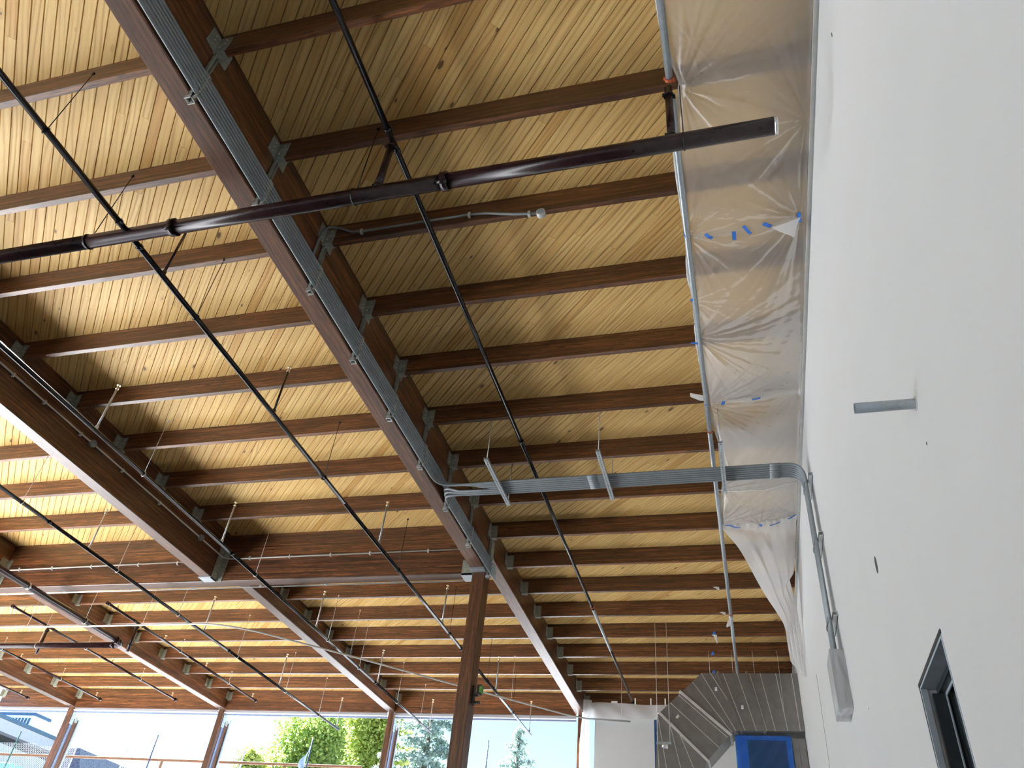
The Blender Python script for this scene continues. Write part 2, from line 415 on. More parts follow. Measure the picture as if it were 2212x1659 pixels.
# right wall with its window opening
DY0, DY1, DZ = 4.02, 4.78, 1.61
ZTOP = 5.60
w = MB()
w.box((XW, Y_NEAR, ZFL), (XW + 0.16, DY0, ZTOP)); w.box((XW, DY1, ZFL), (XW + 0.16, 18.4, ZTOP)); w.box((XW, DY0, DZ), (XW + 0.16, DY1, ZTOP))
wall_r = struct('wall_right', w, M['wall'])
wall_r['label'] = 'tall white painted wall'
struct('trim_1', MB().box((XW + 0.03, Y_NEAR, ZTOP), (XW + 0.16, 18.4, HD)), M['gap'])  # dark strip stands in for the shadow gap above the wall
struct('trim_2', MB().box((XW - 0.03, Y_NEAR, 5.625), (XW + 0.03, 18.4, 5.665)), M['trimgrey'])
# hairline plaster joints and drilled holes in the wall
j = MB()
for k in range(7):
    ya, za = 11.1 + 0.03 * k, 3.9 - 0.21 * k
    j.box((XW - 0.001, ya, za - 0.21), (XW + 0.004, ya + 0.035, za))
j.build('joint_slot', M['gap'], wall_r)
def hole(c, ry, rz, name='drilled_hole', n=12):
    mb = MB(); rr = [(c[0] - 0.0015, c[1] + ry * math.cos(2 * math.pi * k / n), c[2] + rz * math.sin(2 * math.pi * k / n)) for k in range(n)]
    mb.prism(rr, (0.004, 0, 0)); return mb.build(name, M['gap'], wall_r)
hole((XW, 5.253, 2.582), 0.038, 0.062)['label'] = 'dark oval hole cut in the wall'
hole((XW, 3.358, 2.262), 0.007, 0.009, 'anchor_hole', 8)
hole((XW, 2.785, 5.092), 0.012, 0.02, 'anchor_hole', 8)
hole((XW, 6.9, 2.15), 0.006, 0.006, 'anchor_hole', 8)

# window opening in the right wall
wd = empty('window_1', (XW + 0.08, (DY0 + DY1) / 2, ZFL + 0.5), kind='structure')
f = 0.018
MB().box((XW - 0.006, DY0 - 0.012, DZ - 0.004), (XW + 0.02, DY1 + 0.012, DZ + 0.016)).build('head_casing', M['darkframe'], wd)
MB().box((XW - 0.004, DY1 - 0.002, ZFL + 0.5), (XW + 0.02, DY1 + 0.014, DZ)).build('jamb_casing', M['darkframe'], wd)
MB().box((XW - 0.002, DY0, DZ - f), (XW + 0.075, DY1, DZ - 0.004)).build('head_lining', M['headgrey'], wd)
MB().box((XW - 0.002, DY1 - f, ZFL + 0.5), (XW + 0.03, DY1 - 0.002, DZ - f)).build('jamb_lining', M['headgrey'], wd)
MB().box((XW - 0.002, DY0, ZFL + 0.5), (XW + 0.05, DY0 + f, DZ - f)).build('jamb_lining', M['headgrey'], wd)
MB().box((XW + 0.075, DY0 + f, DZ - 0.05), (XW + 0.11, DY1 - f, DZ - f)).build('sash_rail', M['darkframe'], wd)
MB().box((XW + 0.045, DY1 - 0.05, ZFL + 0.5), (XW + 0.11, DY1 - f, DZ - 0.05)).build('sash_stile', M['darkframe'], wd)
MB().box((XW + 0.045, DY0 + f, ZFL + 0.5), (XW + 0.11, DY0 + 0.05, DZ - 0.05)).build('sash_stile', M['darkframe'], wd)
MB().box((XW + 0.13, DY0, ZFL + 0.5), (XW + 0.145, DY1, DZ)).build('glass', M['glassdark'], wd)
MB().box((XW + 0.108, DY0 + f, DZ - 0.066), (XW + 0.114, DY1 - f, DZ - 0.05)).build('glazing_bead', M['headgrey'], wd)
MB().box((XW + 0.108, DY1 - 0.066, ZFL + 0.5), (XW + 0.114, DY1 - 0.05, DZ - 0.066)).build('glazing_bead', M['headgrey'], wd)

# short partition and retaining wall at the back
struct('wall_back', MB().box((-3.37, 18.20, ZFL), (XW, 18.3, 5.452)), M['wall'])
struct('wall_retaining', MB().box((-34, 18.45, ZFL), (-3.37, 18.60, ZT)), M['ground'])
# white header trim over the window band
for k, (a, b) in enumerate(((-3.83, -8.345), (-8.557, -13.15), (-13.362, -17.95), (-18.162, XE))):
    t = struct('trim_%d' % (k + 3), MB().box((a, YB + 0.07, 5.405), (b, YB + 0.13, 5.50)).box((a, YB + 0.03, 5.385), (b, YB + 0.15, 5.41)), M['whitetrim'])
    MB().box((a, YB + 0.10, 5.345), (b, YB + 0.12, 5.386)).build('flashing', M['postplate'], t)

# ------------------------------------------------------------------ ceiling: decking boards laid diagonally
slab = MB().box((XE, Y_NEAR, HD + 0.03), (XW + 0.3, YE, HD + 0.12))
ceil = struct('ceiling', slab, M['roofing'])
ceil['label'] = 'roof deck of diagonal yellow pine boards'
PITCH, PHASE = 0.0947, 3.3845
q2 = math.sqrt(0.5)
E1 = Vector((q2, -q2, 0)); E2 = Vector((q2, q2, 0))
def project(p):
    c = [sum(R[i][k] * p[k] for k in range(3)) for i in range(3)]
    if c[2] <= 0.2: return None
    return (FPX * c[0] / c[2] + 1106, FPX * c[1] / c[2] + 829.5, c[2])
pieces = []
i0 = int(math.floor(((XE + Y_NEAR) * q2 - PHASE) / PITCH)); i1 = int(math.ceil(((XW + YE) * q2 - PHASE) / PITCH))
XR = XW + 0.15
for i in range(i0, i1 + 1):
    v = PHASE + (i + 0.5) * PITCH
    # along E1: x = q2*(u+v), y = q2*(v-u)
    lo = max(XE / q2 - v, v - YE / q2); hi = min(XR / q2 - v, v - Y_NEAR / q2)
    if hi - lo < 0.1: continue
    u = lo - rng.uniform(0, 3.5)
    while u < hi:
        L = rng.choice((2.3, 2.8, 3.3, 3.75, 4.2, 4.7))
        a, b = max(u, lo), min(u + L, hi)
        if b - a > 0.05:
            area = 0.0
            for k in range(9):
                t = a + (b - a) * (k + 0.5) / 9
                pp = project(((t + v) * q2, (v - t) * q2, HD))
                if pp and -40 < pp[0] < 1760 and -40 < pp[1] < 1560: area += (b - a) / pp[2] ** 2 / 9
            pieces.append((area, a, b, v))
        u += L
pieces.sort(key=lambda t: -t[0])
HWID, CH, TH = PITCH / 2 - 0.0004, 0.0055, 0.03
def plank_geo(a, b, c, vv):
    prof = [(-HWID + CH, 0), (HWID - CH, 0), (HWID, 2 * CH), (HWID, TH), (-HWID, TH), (-HWID, 2 * CH)]
    V = [(t, w + vv, z) for t in (a + 0.0008, b - 0.0008) for (w, z) in prof]
    n = 6
    Fc = [(k, (k + 1) % n, n + (k + 1) % n, n + k) for k in range(n)]
    Fc = [f[::-1] for f in Fc] + [tuple(range(n)), tuple(range(2 * n - 1, n - 1, -1))]
    return V, Fc
rotm = Matrix(((q2, q2, 0), (-q2, q2, 0), (0, 0, 1)))
def plank_obj(name, V, Fc, at_u, at_v):
    me = bpy.data.meshes.new(name); me.from_pydata([(x * S, y * S, z * S) for x, y, z in V], [], Fc); me.materials.append(M['deck'])
    ob = bpy.data.objects.new(name, me); COL.objects.link(ob)
    wp = W(E1 * at_u + E2 * at_v + Vector((0, 0, HD)))
    ob.rotation_euler = (0, 0, -math.pi / 4)
    ob.parent = ceil; ob.location = wp - WL['ceiling']
    return ob
for area, a, b, v in pieces[:300]:
    c = (a + b) / 2
    V, Fc = plank_geo(a - c, b - c, c, 0.0)
    plank_obj('plank', V, Fc, c, v)
V, Fc = [], []
for area, a, b, v in pieces[300:]:
    vv, ff = plank_geo(a, b, 0, v)
    n = len(V); V += vv; Fc += [tuple(k + n for k in f) for f in ff]
plank_obj('planking', V, Fc, 0, 0)['kind'] = 'stuff'

# ------------------------------------------------------------------ girders
def girder(name, a, b, m, label, cat='beam'):
    o = MB().cbox(a, b, 0.009).build(name, m)
    return tag(o, label, cat)
ZG = 5.145
g1 = girder('girder', (X1 - GW, Y_NEAR, ZG), (X1, YC + 0.215, HD - 0.001), M['gy'], 'deep dark glulam girder carrying the grey conduit bundle, running down to the near column')
g2 = girder('girder', (G[2] - GW, Y_NEAR, 5.125), (G[2], YC - 0.01, HD - 0.001), M['gy'], 'deep dark glulam girder with pale underside, hung on the cross beam left of the column')
g3 = girder('girder', (G[3] - GW, Y_NEAR, 5.125), (G[3], YC - 0.01, HD - 0.001), M['gy'], 'deep dark glulam girder cut off by the left edge of the picture')
cb = girder('cross_beam', (XE, YC, 5.112), (X1 - GW, YC + 0.215, HD - 0.001), M['gx'], 'wide dark glulam cross beam running left from the column with a thin conduit on it')
ZF = 5.476
f1 = girder('girder', (F[1] - GW, YC + 0.215, ZF), (F[1], YB + 0.06, HD - 0.001), M['gy'], 'shallower girder beyond the column with bright bluish underside, ending at the white partition')
FL = {2: 'shallower far girder running from the cross beam to the post between the trees',
      3: 'shallower far girder with the dark red pipe below it, ending on the middle window post',
      4: 'shallower far girder at lower left, ending on the leftmost window post'}
fg = {1: f1}
for k in (2, 3, 4):
    fg[k] = girder('girder', (F[k] - GW, YC + 0.215, ZF), (F[k], YB + 0.06, HD - 0.001), M['gy'], FL[k])

# steel seats under the girder ends
sd = empty('girder_saddle', (X1 - GW / 2, YC, ZG - 0.03), 'galvanised steel saddle joining girder and cross beam on top of the near column', 'bracket')
MB().box((X1 - GW - 0.008, YC - 0.13, ZG - 0.028), (X1 + 0.008, YC + 0.10, ZG - 0.001)).build('seat_plate', M['galv'], sd)
MB().box((X1 + 0.001, YC - 0.13, ZG - 0.03), (X1 + 0.010, YC + 0.1, ZG + 0.12)).build('side_plate', M['galv'], sd)
MB().box((X1 - GW - 0.17, YC - 0.012, 5.08), (X1 - GW, YC - 0.001, 5.33)).build('face_plate', M['plate'], sd)
MB().box((X1 - GW - 0.175, YC - 0.012, 5.078), (X1 - GW - 0.001, YC + 0.216, 5.110)).build('beam_seat', M['galv'], sd)
bz = MB()
for zz in (5.14, 5.22, 5.29):
    bz.tube([(X1 - GW - 0.125, YC - 0.022, zz), (X1 - GW - 0.125, YC - 0.011, zz)], 0.009, 6)
bz.build('bolt_head', M['bolt'], sd)['kind'] = 'stuff'
# tall hanger plates on the right face where the far purlins begin, beside the column
fp = empty('girder_hanger', (X1 + 0.02, YC + 0.1, 5.35), 'tall zinc hanger plate on the girder face above the near column', 'bracket')
MB().box((X1 + 0.001, YC + 0.07, 5.36), (X1 + 0.012, YC + 0.24, 5.72)).build('face_plate', M['plate'], fp)
MB().box((X1 + 0.001, YC - 0.075, 5.70), (X1 + 0.012, YC + 0.075, 5.93)).build('upper_plate', M['plate'], fp)
MB().tube([(X1 + 0.013, YC + 0.20, 5.44), (X1 + 0.03, YC + 0.20, 5.44)], 0.018, 8).build('bolt_head', M['zinc'], fp)
for gi, lab in ((2, 'zinc beam hanger holding the end of the second near girder on the cross beam'), (3, 'zinc beam hanger at left edge holding the cut off girder on the cross beam')):
    x = G[gi]
    h = empty('girder_hanger', (x - GW / 2, YC, 5.09), lab, 'bracket')
    MB().box((x + 0.001, YC - 0.16, 5.10), (x + 0.012, YC - 0.001, 5.66)).box((x + 0.012, YC - 0.012, 5.10), (x + 0.11, YC - 0.001, 5.66)).build('side_plate', M['plate'], h)
    MB().box((x - GW - 0.012, YC - 0.16, 5.10), (x - GW - 0.001, YC - 0.001, 5.66)).build('side_plate', M['plate'], h)
    MB().box((x - GW - 0.012, YC - 0.18, 5.100), (x + 0.012, YC - 0.001, 5.122)).build('seat_plate', M['galv'], h)
    bz = MB()
    for zz in (5.2, 5.35, 5.5, 5.6):
        bz.tube([(x + 0.01, YC - 0.09, zz), (x + 0.022, YC - 0.09, zz)], 0.009, 6)
    bz.build('bolt_head', M['bolt'], h)['kind'] = 'stuff'

# ------------------------------------------------------------------ purlins with their hangers
BAYS = [('right', lambda k: (X1, XW + 0.10), 'bay beside the white wall'),
        ('middle', lambda k: ((G[2] if k < 8 else F[2]), X1 - GW), 'bay left of the main girder'),
        ('left', lambda k: ((G[3] if k < 8 else F[3]), (G[2] if k < 8 else F[2]) - GW), 'second bay left of the main girder'),
        ('far', lambda k: ((G[3] - 4.7 if k < 8 else F[4]), (G[3] if k < 8 else F[3]) - GW), 'third bay left of the main girder'),
        ('edge', lambda k: (XE, (G[3] - 4.7 if k < 8 else F[4]) - GW), 'leftmost bay')]
def hanger(par, xe, side, y, near, both):
    """U hanger: flange on the girder, cheek on the purlin, seat below; side +1 = purlin runs to +x"""
    hz0, hz1 = PB - 0.004, PB + 0.20
    h = MB()
    h.box((xe + side * 0.001, y - 0.115, hz0 + 0.01), (xe + side * 0.009, y - 0.001, hz1))                 # near flange
    h.box((xe, y - 0.009, hz0), (xe + side * 0.115, y - 0.001, hz1))                          # near cheek
    if both:
        h.box((xe + side * 0.001, y + PT + 0.001, hz0 + 0.01), (xe + side * 0.009, y + PT + 0.10, hz1))
        h.box((xe, y + PT + 0.001, hz0), (xe + side * 0.115, y + PT + 0.009, hz1))
    h.box((xe, y - 0.009, hz0 - 0.008), (xe + side * 0.10, y + PT + 0.009, hz0))
    ho = h.build('hanger', M['plate'], par)
    if near:
        b = MB()
        for zz in (0.045, 0.10, 0.155):
            b.tube([(xe + side * 0.008, y - 0.06, hz0 + zz), (xe + side * 0.017, y - 0.06, hz0 + zz)], 0.0075, 6)
            b.tube([(xe + side * (0.05 + 0.03 * (zz > 0.07)), y - 0.017, hz0 + zz), (xe + side * (0.05 + 0.03 * (zz > 0.07)), y - 0.008, hz0 + zz)], 0.0075, 6)
        b.build('bolt_head', M['bolt'], ho)['kind'] = 'stuff'
for name, ends, lab in BAYS:
    n = 0
    for k in range(-1, 17):
        if k == 8 and name != 'right': continue
        if name in ('far', 'edge') and k < 8: continue
        xa, xb = ends(k)
        y = Y0 + k
        vis = [project((xa + (xb - xa) * t, y, PB)) for t in (0.0, 0.25, 0.5, 0.75, 1.0)]
        seen = any(p and 0 < p[0] < 2212 and 0 < p[1] < 1659 for p in vis)
        z0 = PB if k < 16 else 5.455
        if not seen: continue
        r = empty('purlin', ((xa + xb) / 2, y, z0))
        MB().cbox((xa + 0.001, y, z0), (xb - 0.001, y + PT, HD - 0.001), 0.003).build('timber', M['px'], r)
        near = k < 8 and name in ('right', 'middle')
        hanger(r, xa, 1, y, near, near and name == 'right')
        if name != 'right': hanger(r, xb, -1, y, False, False)
        if k == 16: tag(r, 'dark beam right over the clerestory opening, ' + lab, 'beam', 'purlins')
        elif k < 8: tag(r, 'dark purlin in the %s, %s from the picture top' % (lab, ORD[n]), 'beam', 'purlins')
        else: tag(r, 'dark purlin, %s beyond the cross beam, %s' % (ORD[k - 8], lab), 'beam', 'purlins')
        n += 1

# ------------------------------------------------------------------ columns
co = empty('column', (-3.72, YC + 0.1, ZFL), 'dark grained timber column standing under the main girder', 'column')
MB().cbox((-3.822, YC - 0.02, ZFL), (-3.628, YC + 0.245, 5.115), 0.006).build('shaft', M['gz'], co)
CL = {1: 'end window post wrapped in plastic beside the white partition', 2: 'timber window post standing between the trees, right of the rail end',
      3: 'timber window post with perforated strap, in the middle of the clerestory', 4: 'leftmost timber window post with perforated strap'}
for k in (1, 2, 3, 4):
    x = F[k]
    c = empty('window_post', (x - 0.1, YB + 0.15, ZFL), CL[k], 'post')
    zt = ZF - 0.008
    MB().cbox((x - 0.155, YB + 0.0, ZFL), (x - 0.012, YB + 0.115, zt), 0.005).build('shaft', M['gz'], c)
    MB().cbox((x - 0.155, YB + 0.19, ZFL), (x - 0.012, YB + 0.36, 5.22), 0.005).build('shaft', M['gz'], c)
    MB().box((x - 0.14, YB + 0.115, ZFL), (x - 0.004, YB + 0.19, 5.16)).build('knife_plate', M['postplate'], c)
    MB().box((x - 0.02, YB + 0.36, ZFL), (x + 0.02, YB + 0.42, 5.30)).build('jamb', M['galv'], c)
    st = MB().box((x - 0.003, YB + 0.065, 5.05), (x + 0.006, YB + 0.185, 5.62)).build('strap', M['zinc'], c)
    hb = MB()
    for q in range(8):
        for dy in (0.095, 0.155):
            hb.tube([(x + 0.005, YB + dy, 5.10 + q * 0.065), (x + 0.0085, YB + dy, 5.10 + q * 0.065)], 0.0085, 6)
    hb.build('strap_hole', M['gap'], st)['kind'] = 'stuff'
    MB().box((x - 0.004, YB + 0.22, 5.12), (x + 0.003, YB + 0.32, 5.26)).build('clip_plate', M['plate'], c)

# ------------------------------------------------------------------ sprinkler pipes
def ring(mb, c, axis, r, wid, n=14):
    a = Vector(axis)
    mb.tube([Vector(c) - a * wid / 2, Vector(c) + a * wid / 2], r, n)
def coupling(par, c, axis, r, m, flip=0):
    """grooved coupling: band with two bolt lugs"""
    mb = MB(); ring(mb, c, axis, r * 1.24, r * 0.85)
    ax = Vector(axis); side = ax.cross(Vector((0, 0, 1)))
    side = side.normalized() if side.length > 0.1 else Vector((1, 0, 0))
    oth = ax.cross(side)
    d = (side * math.cos(flip) + oth * math.sin(flip))
    for sg in (-1, 1):
        p = Vector(c) + d * sg * r * 1.38
        mb.tube([p - ax * r * 0.62, p + ax * r * 0.62], r * 0.26, 6)
        mb.tube([p - d * sg * r * 0.2, p + d * sg * r * 0.22], r * 0.36, 6)
    return mb.build('coupling', m, par)
def rod(par, x, y, z0, z1, r=0.0045, m='blackpipe', ringr=None, axis=(0, 1, 0)):
    mb = MB().tube([(x, y, z0), (x, y, z1)], r, 5)
    if ringr:
        a = Vector(axis); s = a.cross(Vector((0, 0, 1)))
        pts = [Vector((x, y, z0 - ringr)) + (s * math.cos(t) + Vector((0, 0, 1)) * math.sin(t)) * ringr * 1.06 for t in [2 * math.pi * k / 14 for k in range(15)]]
        mb.tube([tuple(p) for p in pts], 0.006, 5, cap=False)
    mb.box((x - 0.010, y - 0.009, z1 - 0.022), (x + 0.010, y + 0.009, z1))
    return mb.build('hanger_rod', M[m], par)
def sprig(par, x, y, z0, z1, m='galv'):
    s = MB().tube([(x, y, z0), (x, y, z1)], 0.0125, 8).tube([(x, y, z0 - 0.01), (x, y, z0 + 0.05)], 0.021, 8).build('sprig', M[m], par)
    h = MB().tube([(x, y, z1), (x, y, z1 + 0.02)], 0.020, 8).tube([(x, y, z1 + 0.02), (x, y, z1 + 0.055)], 0.009, 6).tube([(x, y, z1 + 0.055), (x, y, z1 + 0.066)], 0.024, 8)
    h.build('sprinkler_head', M['brass'], s)
    return s
def head_up(par, x, y, z):
    MB().tube([(x, y, z), (x, y, z + 0.04)], 0.018, 8).tube([(x, y, z + 0.04), (x, y, z + 0.075)], 0.008, 6).tube([(x, y, z + 0.075), (x, y, z + 0.086)], 0.024, 8).build('sprinkler_head', M['brass'], par)

YM, ZM, RM = Y0 + 0.98, 4.875, 0.062
pm = empty('sprinkler_main', (-2, YM, ZM), 'thick dark red sprinkler main crossing the upper picture and ending open near the wall', 'pipe')
MB().tube([(-8.6, YM, ZM), (-5.19, YM, ZM)], RM, 20).build('pipe_length', M['pipe'], pm)
MB().tube([(-5.19, YM, ZM), (-1.855, YM, ZM)], RM, 20).build('pipe_length', M['pipe'], pm)
MB().tube([(-1.855, YM, ZM), (0.562, YM, ZM)], RM, 20).build('pipe_length', M['pipe'], pm)
MB().tube([(0.545, YM, ZM), (0.568, YM, ZM)], RM * 1.01, 20).build('end_band', M['zinc'], pm)
for x, fl in ((-4.295, 0.9), (-1.855, 0.9), (-6.9, 0.9)): coupling(pm, (x, YM, ZM), (1, 0, 0), RM, M['pipe'], fl)
for x in (-5.165, -2.62, -0.062): rod(pm, x, YM, ZM + RM, 5.84, 0.0045, 'blackpipe', RM, (1, 0, 0))

def branch(x, z, ya, yb, r, m, label, coups, rods, sprigs, heads=(), sprig_m='galv', rod_m='blackpipe', joints=None):
    b = empty('sprinkler_branch', (x, (ya + yb) / 2, z), label, 'pipe')
    js = [ya] + sorted(joints or []) + [yb]
    for a, c in zip(js[:-1], js[1:]): MB().tube([(x, a, z), (x, c, z)], r, 12).build('pipe_length', M[m], b)
    for y in coups: coupling(b, (x, y, z), (0, 1, 0), r, M[m], 0.5)
    for y in rods: rod(b, x, y, z + r, 5.72, 0.004, rod_m, r * 1.1, (0, 1, 0))
    for y, zt in sprigs: sprig(b, x, y, z + r * 0.6, zt, sprig_m)
    for y in heads: head_up(b, x, y, z + r)
    return b
b1 = branch(-4.74, ZM, -2.0, 17.78, 0.027, 'blackpipe', 'long black sprinkler branch with upright sprigs, crossing from upper left to the column',
            [3.10, 3.38, 12.66], [2.21, 4.27, 7.1, 9.6, 12.0, 14.3, 16.2], [(10.05 - 1.2, 5.5), (11.6, 5.5), (14.9, 5.5), (17.65, 5.5)], joints=[3.24, 7.7, 12.66])
sp_ = sprig(b1, -4.74, 5.8, ZM + 0.01, 5.48, 'pipe')
sp_ = sprig(b1, -4.74, 3.72, ZM + 0.01, 5.47, 'pipe')
b2 = branch(-2.43, 5.575, -1.5, 17.65, 0.026, 'blackpipe', 'dark sprinkler branch close under the purlins, midway between main girder and plastic',
            [3.12, 3.33, 7.62], [], [], joints=[3.24, 7.62, 12.6])
coupling(b2, (-2.43, 12.62, 5.575), (0, 1, 0), 0.026, M['orange'], 0.4)
MB().tube([(-2.43, 12.7, 5.575), (-2.43, 14.6, 5.575)], 0.0265, 12).build('bare_length', M['galv'], b2)
n2 = MB().tube([(-2.435, YM, ZM + RM * 0.5), (-2.435, YM, 5.575)], 0.031, 12).build('drop_nipple', M['pipe'], b2)
coupling(b2, (-2.435, YM, ZM + RM + 0.03), (0, 0, 1), 0.031, M['pipe'], 0.3); coupling(b2, (-2.435, YM, 5.51), (0, 0, 1), 0.031, M['pipe'], 0.3)
MB().tube([(-2.43, 17.62, 5.575), (-2.43, 17.68, 5.575)], 0.036, 10).build('end_cap', M['blackpipe'], b2)
b3 = branch(-7.115, ZM, 0.5, 17.8, 0.027, 'blackpipe', 'black sprinkler branch running just right of the second near girder',
            [8.9, 14.4], [6.75, 9.6, 12.2, 13.6, 15.6, 17.0], [(5.8, 5.5), (8.6, 5.5), (11.7, 5.5), (14.5, 5.5), (17.6, 5.5)], sprig_m='conduitlight', joints=[8.9, 14.4], rod_m='conduitlight')
b4 = branch(-9.45, ZM, 2.0, 17.7, 0.027, 'blackpipe', 'black sprinkler branch left of the second girder, ending in front of the trees',
            [7.75, 12.7], [7.2, 9.3, 11.0, 13.0, 15.0, 16.6], [(8.6, 5.5), (11.8, 5.5), (14.7, 5.5), (17.55, 5.5)], sprig_m='conduitlight', joints=[7.75, 12.7], rod_m='conduitlight')
ZS = 5.45
for x, ya, yb, lab, rods, heads, cp in ((-11.78, 11.72, 17.5, 'short dark red branch with capped ends above the main, right one of three', [14.2, 16.2], [12.0, 13.6, 15.2, 17.3], [12.55, 12.85]),
                                    (-14.12, 11.75, 17.5, 'short dark red branch left of the horizontal pipe bend, middle one of three', [14.0, 16.0], [12.05, 14.9, 17.3], [12.65, 12.95]),
                                    (-16.5, 10.7, 17.55, 'dark red branch at lower left edge above the leftmost girder', [14.0, 16.0], [14.6, 17.35], []),
                                    (-18.85, 10.7, 17.5, 'dark red branch tip at the extreme lower left under the roof', [], [17.2], [])):
    bb = branch(x, ZS, ya, yb, 0.026, 'pipe', lab, cp, rods, [], heads, joints=[14.5], rod_m='conduitlight')
    MB().tube([(x, ya - 0.02, ZS), (x, ya + 0.05, ZS)], 0.036, 10).build('end_cap', M['pipe'], bb)
    MB().tube([(x, yb - 0.05, ZS), (x, yb + 0.02, ZS)], 0.036, 10).build('end_cap', M['pipe'], bb)
    if cp:
        MB().tube([(x, cp[0] + 0.15, ZM), (x, cp[0] + 0.15, ZS)], 0.03, 10).build('drop_nipple', M['pipe'], bb)
        coupling(bb, (x, cp[0] + 0.15, ZM + 0.13), (0, 0, 1), 0.03, M['pipe'], 0.3); coupling(bb, (x, cp[0] + 0.15, ZS - 0.08), (0, 0, 1), 0.03, M['pipe'], 0.3)
m2 = empty('sprinkler_main', (-11.6, 10, ZM), 'dark red sprinkler main at lower left that turns a corner to the left edge', 'pipe')
MB().tube([(-11.6, 3.0, ZM), (-11.6, 12.16, ZM)], 0.055, 16).build('pipe_length', M['pipe'], m2)
MB().tube([(-20.0, 12.36, ZM), (-11.8, 12.36, ZM)], 0.055, 16).build('pipe_length', M['pipe'], m2)
arc = [(-11.8 + 0.2 * math.sin(t), 12.16 + 0.2 * math.cos(t), ZM) for t in [math.pi / 2 * k / 6 for k in range(7)]]
MB().tube(arc, 0.06, 16).build('elbow', M['pipe'], m2)
coupling(m2, (-11.6, 12.13, ZM), (0, 1, 0), 0.055, M['pipe'], 0.5); coupling(m2, (-11.84, 12.36, ZM), (1, 0, 0), 0.055, M['pipe'], 0.5)
MB().tube([(-11.6, 9.72, ZM), (-11.6, 9.76, ZM)], 0.059, 16).build('joint_band', M['zinc'], m2)
for x in (-13.7, -16.6): rod(m2, x, 12.36, ZM + 0.055, 5.70, 0.004, 'conduitlight', 0.055, (1, 0, 0))
for y in (8.2, 11.2): rod(m2, -11.6, y, ZM + 0.055, 5.72, 0.004, 'conduitlight', 0.055, (0, 1, 0))

# galvanised branch that carries the plastic
b9 = empty('sprinkler_branch', (-0.13, 8, 5.60), 'galvanised sprinkler branch along the left edge of the plastic sheeting', 'pipe')
for a, c in ((-1.5, 3.18), (3.3, 7.75), (7.75, 13.1), (13.1, 15.9)):
    MB().tube([(-0.13, a, 5.605), (-0.13, c, 5.605)], 0.028, 12).build('pipe_length', M['galv'], b9)
coupling(b9, (-0.13, 3.17, 5.605), (0, 1, 0), 0.028, M['orange'], 0.5); coupling(b9, (-0.13, 7.75, 5.605), (0, 1, 0), 0.026, M['orange'], 0.5); coupling(b9, (-0.13, 13.1, 5.605), (0, 1, 0), 0.026, M['orange'], 0.5)
MB().tube([(-0.146, YM, ZM + RM * 0.5), (-0.146, YM, 5.605)], 0.030, 12).build('drop_nipple', M['pipe'], b9)
coupling(b9, (-0.146, YM, ZM + RM + 0.03), (0, 0, 1), 0.030, M['blackpipe'], 0.3); coupling(b9, (-0.146, YM, 5.50), (0, 0, 1), 0.031, M['blackpipe'], 0.3)

# sleeve sticking out of the wall
sv = empty('pipe_sleeve', (XW, 3.345, 2.46), 'short galvanised pipe sleeve sticking out of the white wall', 'pipe')
sleeve = MB(); n = 18
yy, zz, r0, r1 = 3.345, 2.491, 0.0265, 0.0215
sleeve.tube([(0.655, yy, zz), (XW + 0.03, yy, zz)], r0, n, cap=False)
i = len(sleeve.v)
for xx, rr in ((0.655, r0), (0.655, r1), (0.76, r1)):
    for k in range(n): sleeve.v.append((xx, yy + rr * math.cos(2 * math.pi * k / n), zz + rr * math.sin(2 * math.pi * k / n)))
for a in range(2):
    for k in range(n): sleeve.f.append((i + a * n + k, i + a * n + (k + 1) % n, i + (a + 1) * n + (k + 1) % n, i + (a + 1) * n + k))
sleeve.f.append(tuple(i + 2 * n + k for k in range(n)))
sleeve.build('pipe', M['galv'], sv)
MB().tube([(XW - 0.004, yy, zz), (XW + 0.004, yy, zz)], 0.036, 18).build('escutcheon', M['trimgrey'], sv)
MB().tube([(0.652, yy, zz), (0.78, yy, zz)], 0.0269, 18, cap=False).build('bare_end', M['headgrey'], sv)

# ------------------------------------------------------------------ conduits
def bez(p0, p1, p2, p3, n=10):
    out = []
    for k in range(n + 1):
        t = k / n; a = 1 - t
        out.append(tuple(a ** 3 * p0[i] + 3 * a * a * t * p1[i] + 3 * a * t * t * p2[i] + t ** 3 * p3[i] for i in range(3)))
    return out
RC, PC = 0.0152, 0.0385
xs, xd = X1 + 0.062, 0.862          # stand-off from the girder, from the wall
zrow = [5.125 + PC * k for k in range(7)]       # stack on the girder, lowest first
yrow = [7.845 + 0.0437 * k for k in range(7)]   # run to the wall, nearest first
zr = 5.135
def wall_drop(y):
    return bez((0.66, y, zr), (0.80, y, zr), (xd, y, zr - 0.06), (xd, y, zr - 0.22), 8) + [(xd, y, 4.2), (xd, y, 2.99)]
for k in range(4):      # come from the camera side and turn right
    yk = yrow[k]; z = zrow[k]
    pth = [(xs, Y_NEAR, z), (xs, yk - 0.36 - 0.03 * k, z)] + bez((xs, yk - 0.30, z), (xs, yk - 0.02, z), (xs + 0.08, yk, z), (xs + 0.34, yk, z - 0.3 * (z - zr)), 9) + [(-2.85, yk, zr), (-1.5, yk, zr)] + [(0.5, yk, zr)] + wall_drop(yk)
    c = empty('conduit', (xs, yk, zr), 'grey conduit from the near girder turning right to the wall, %s from the camera' % ORD[k], 'conduit', 'grey conduits')
    MB().tube(pth, RC, 10).build('tube', M['conduit'], c)
    for xx in (-1.62, 0.50): MB().tube([(xx, yk, zr), (xx + 0.12, yk, zr)], RC * 1.22, 10).build('sleeve_joint', M['conduit'], c)
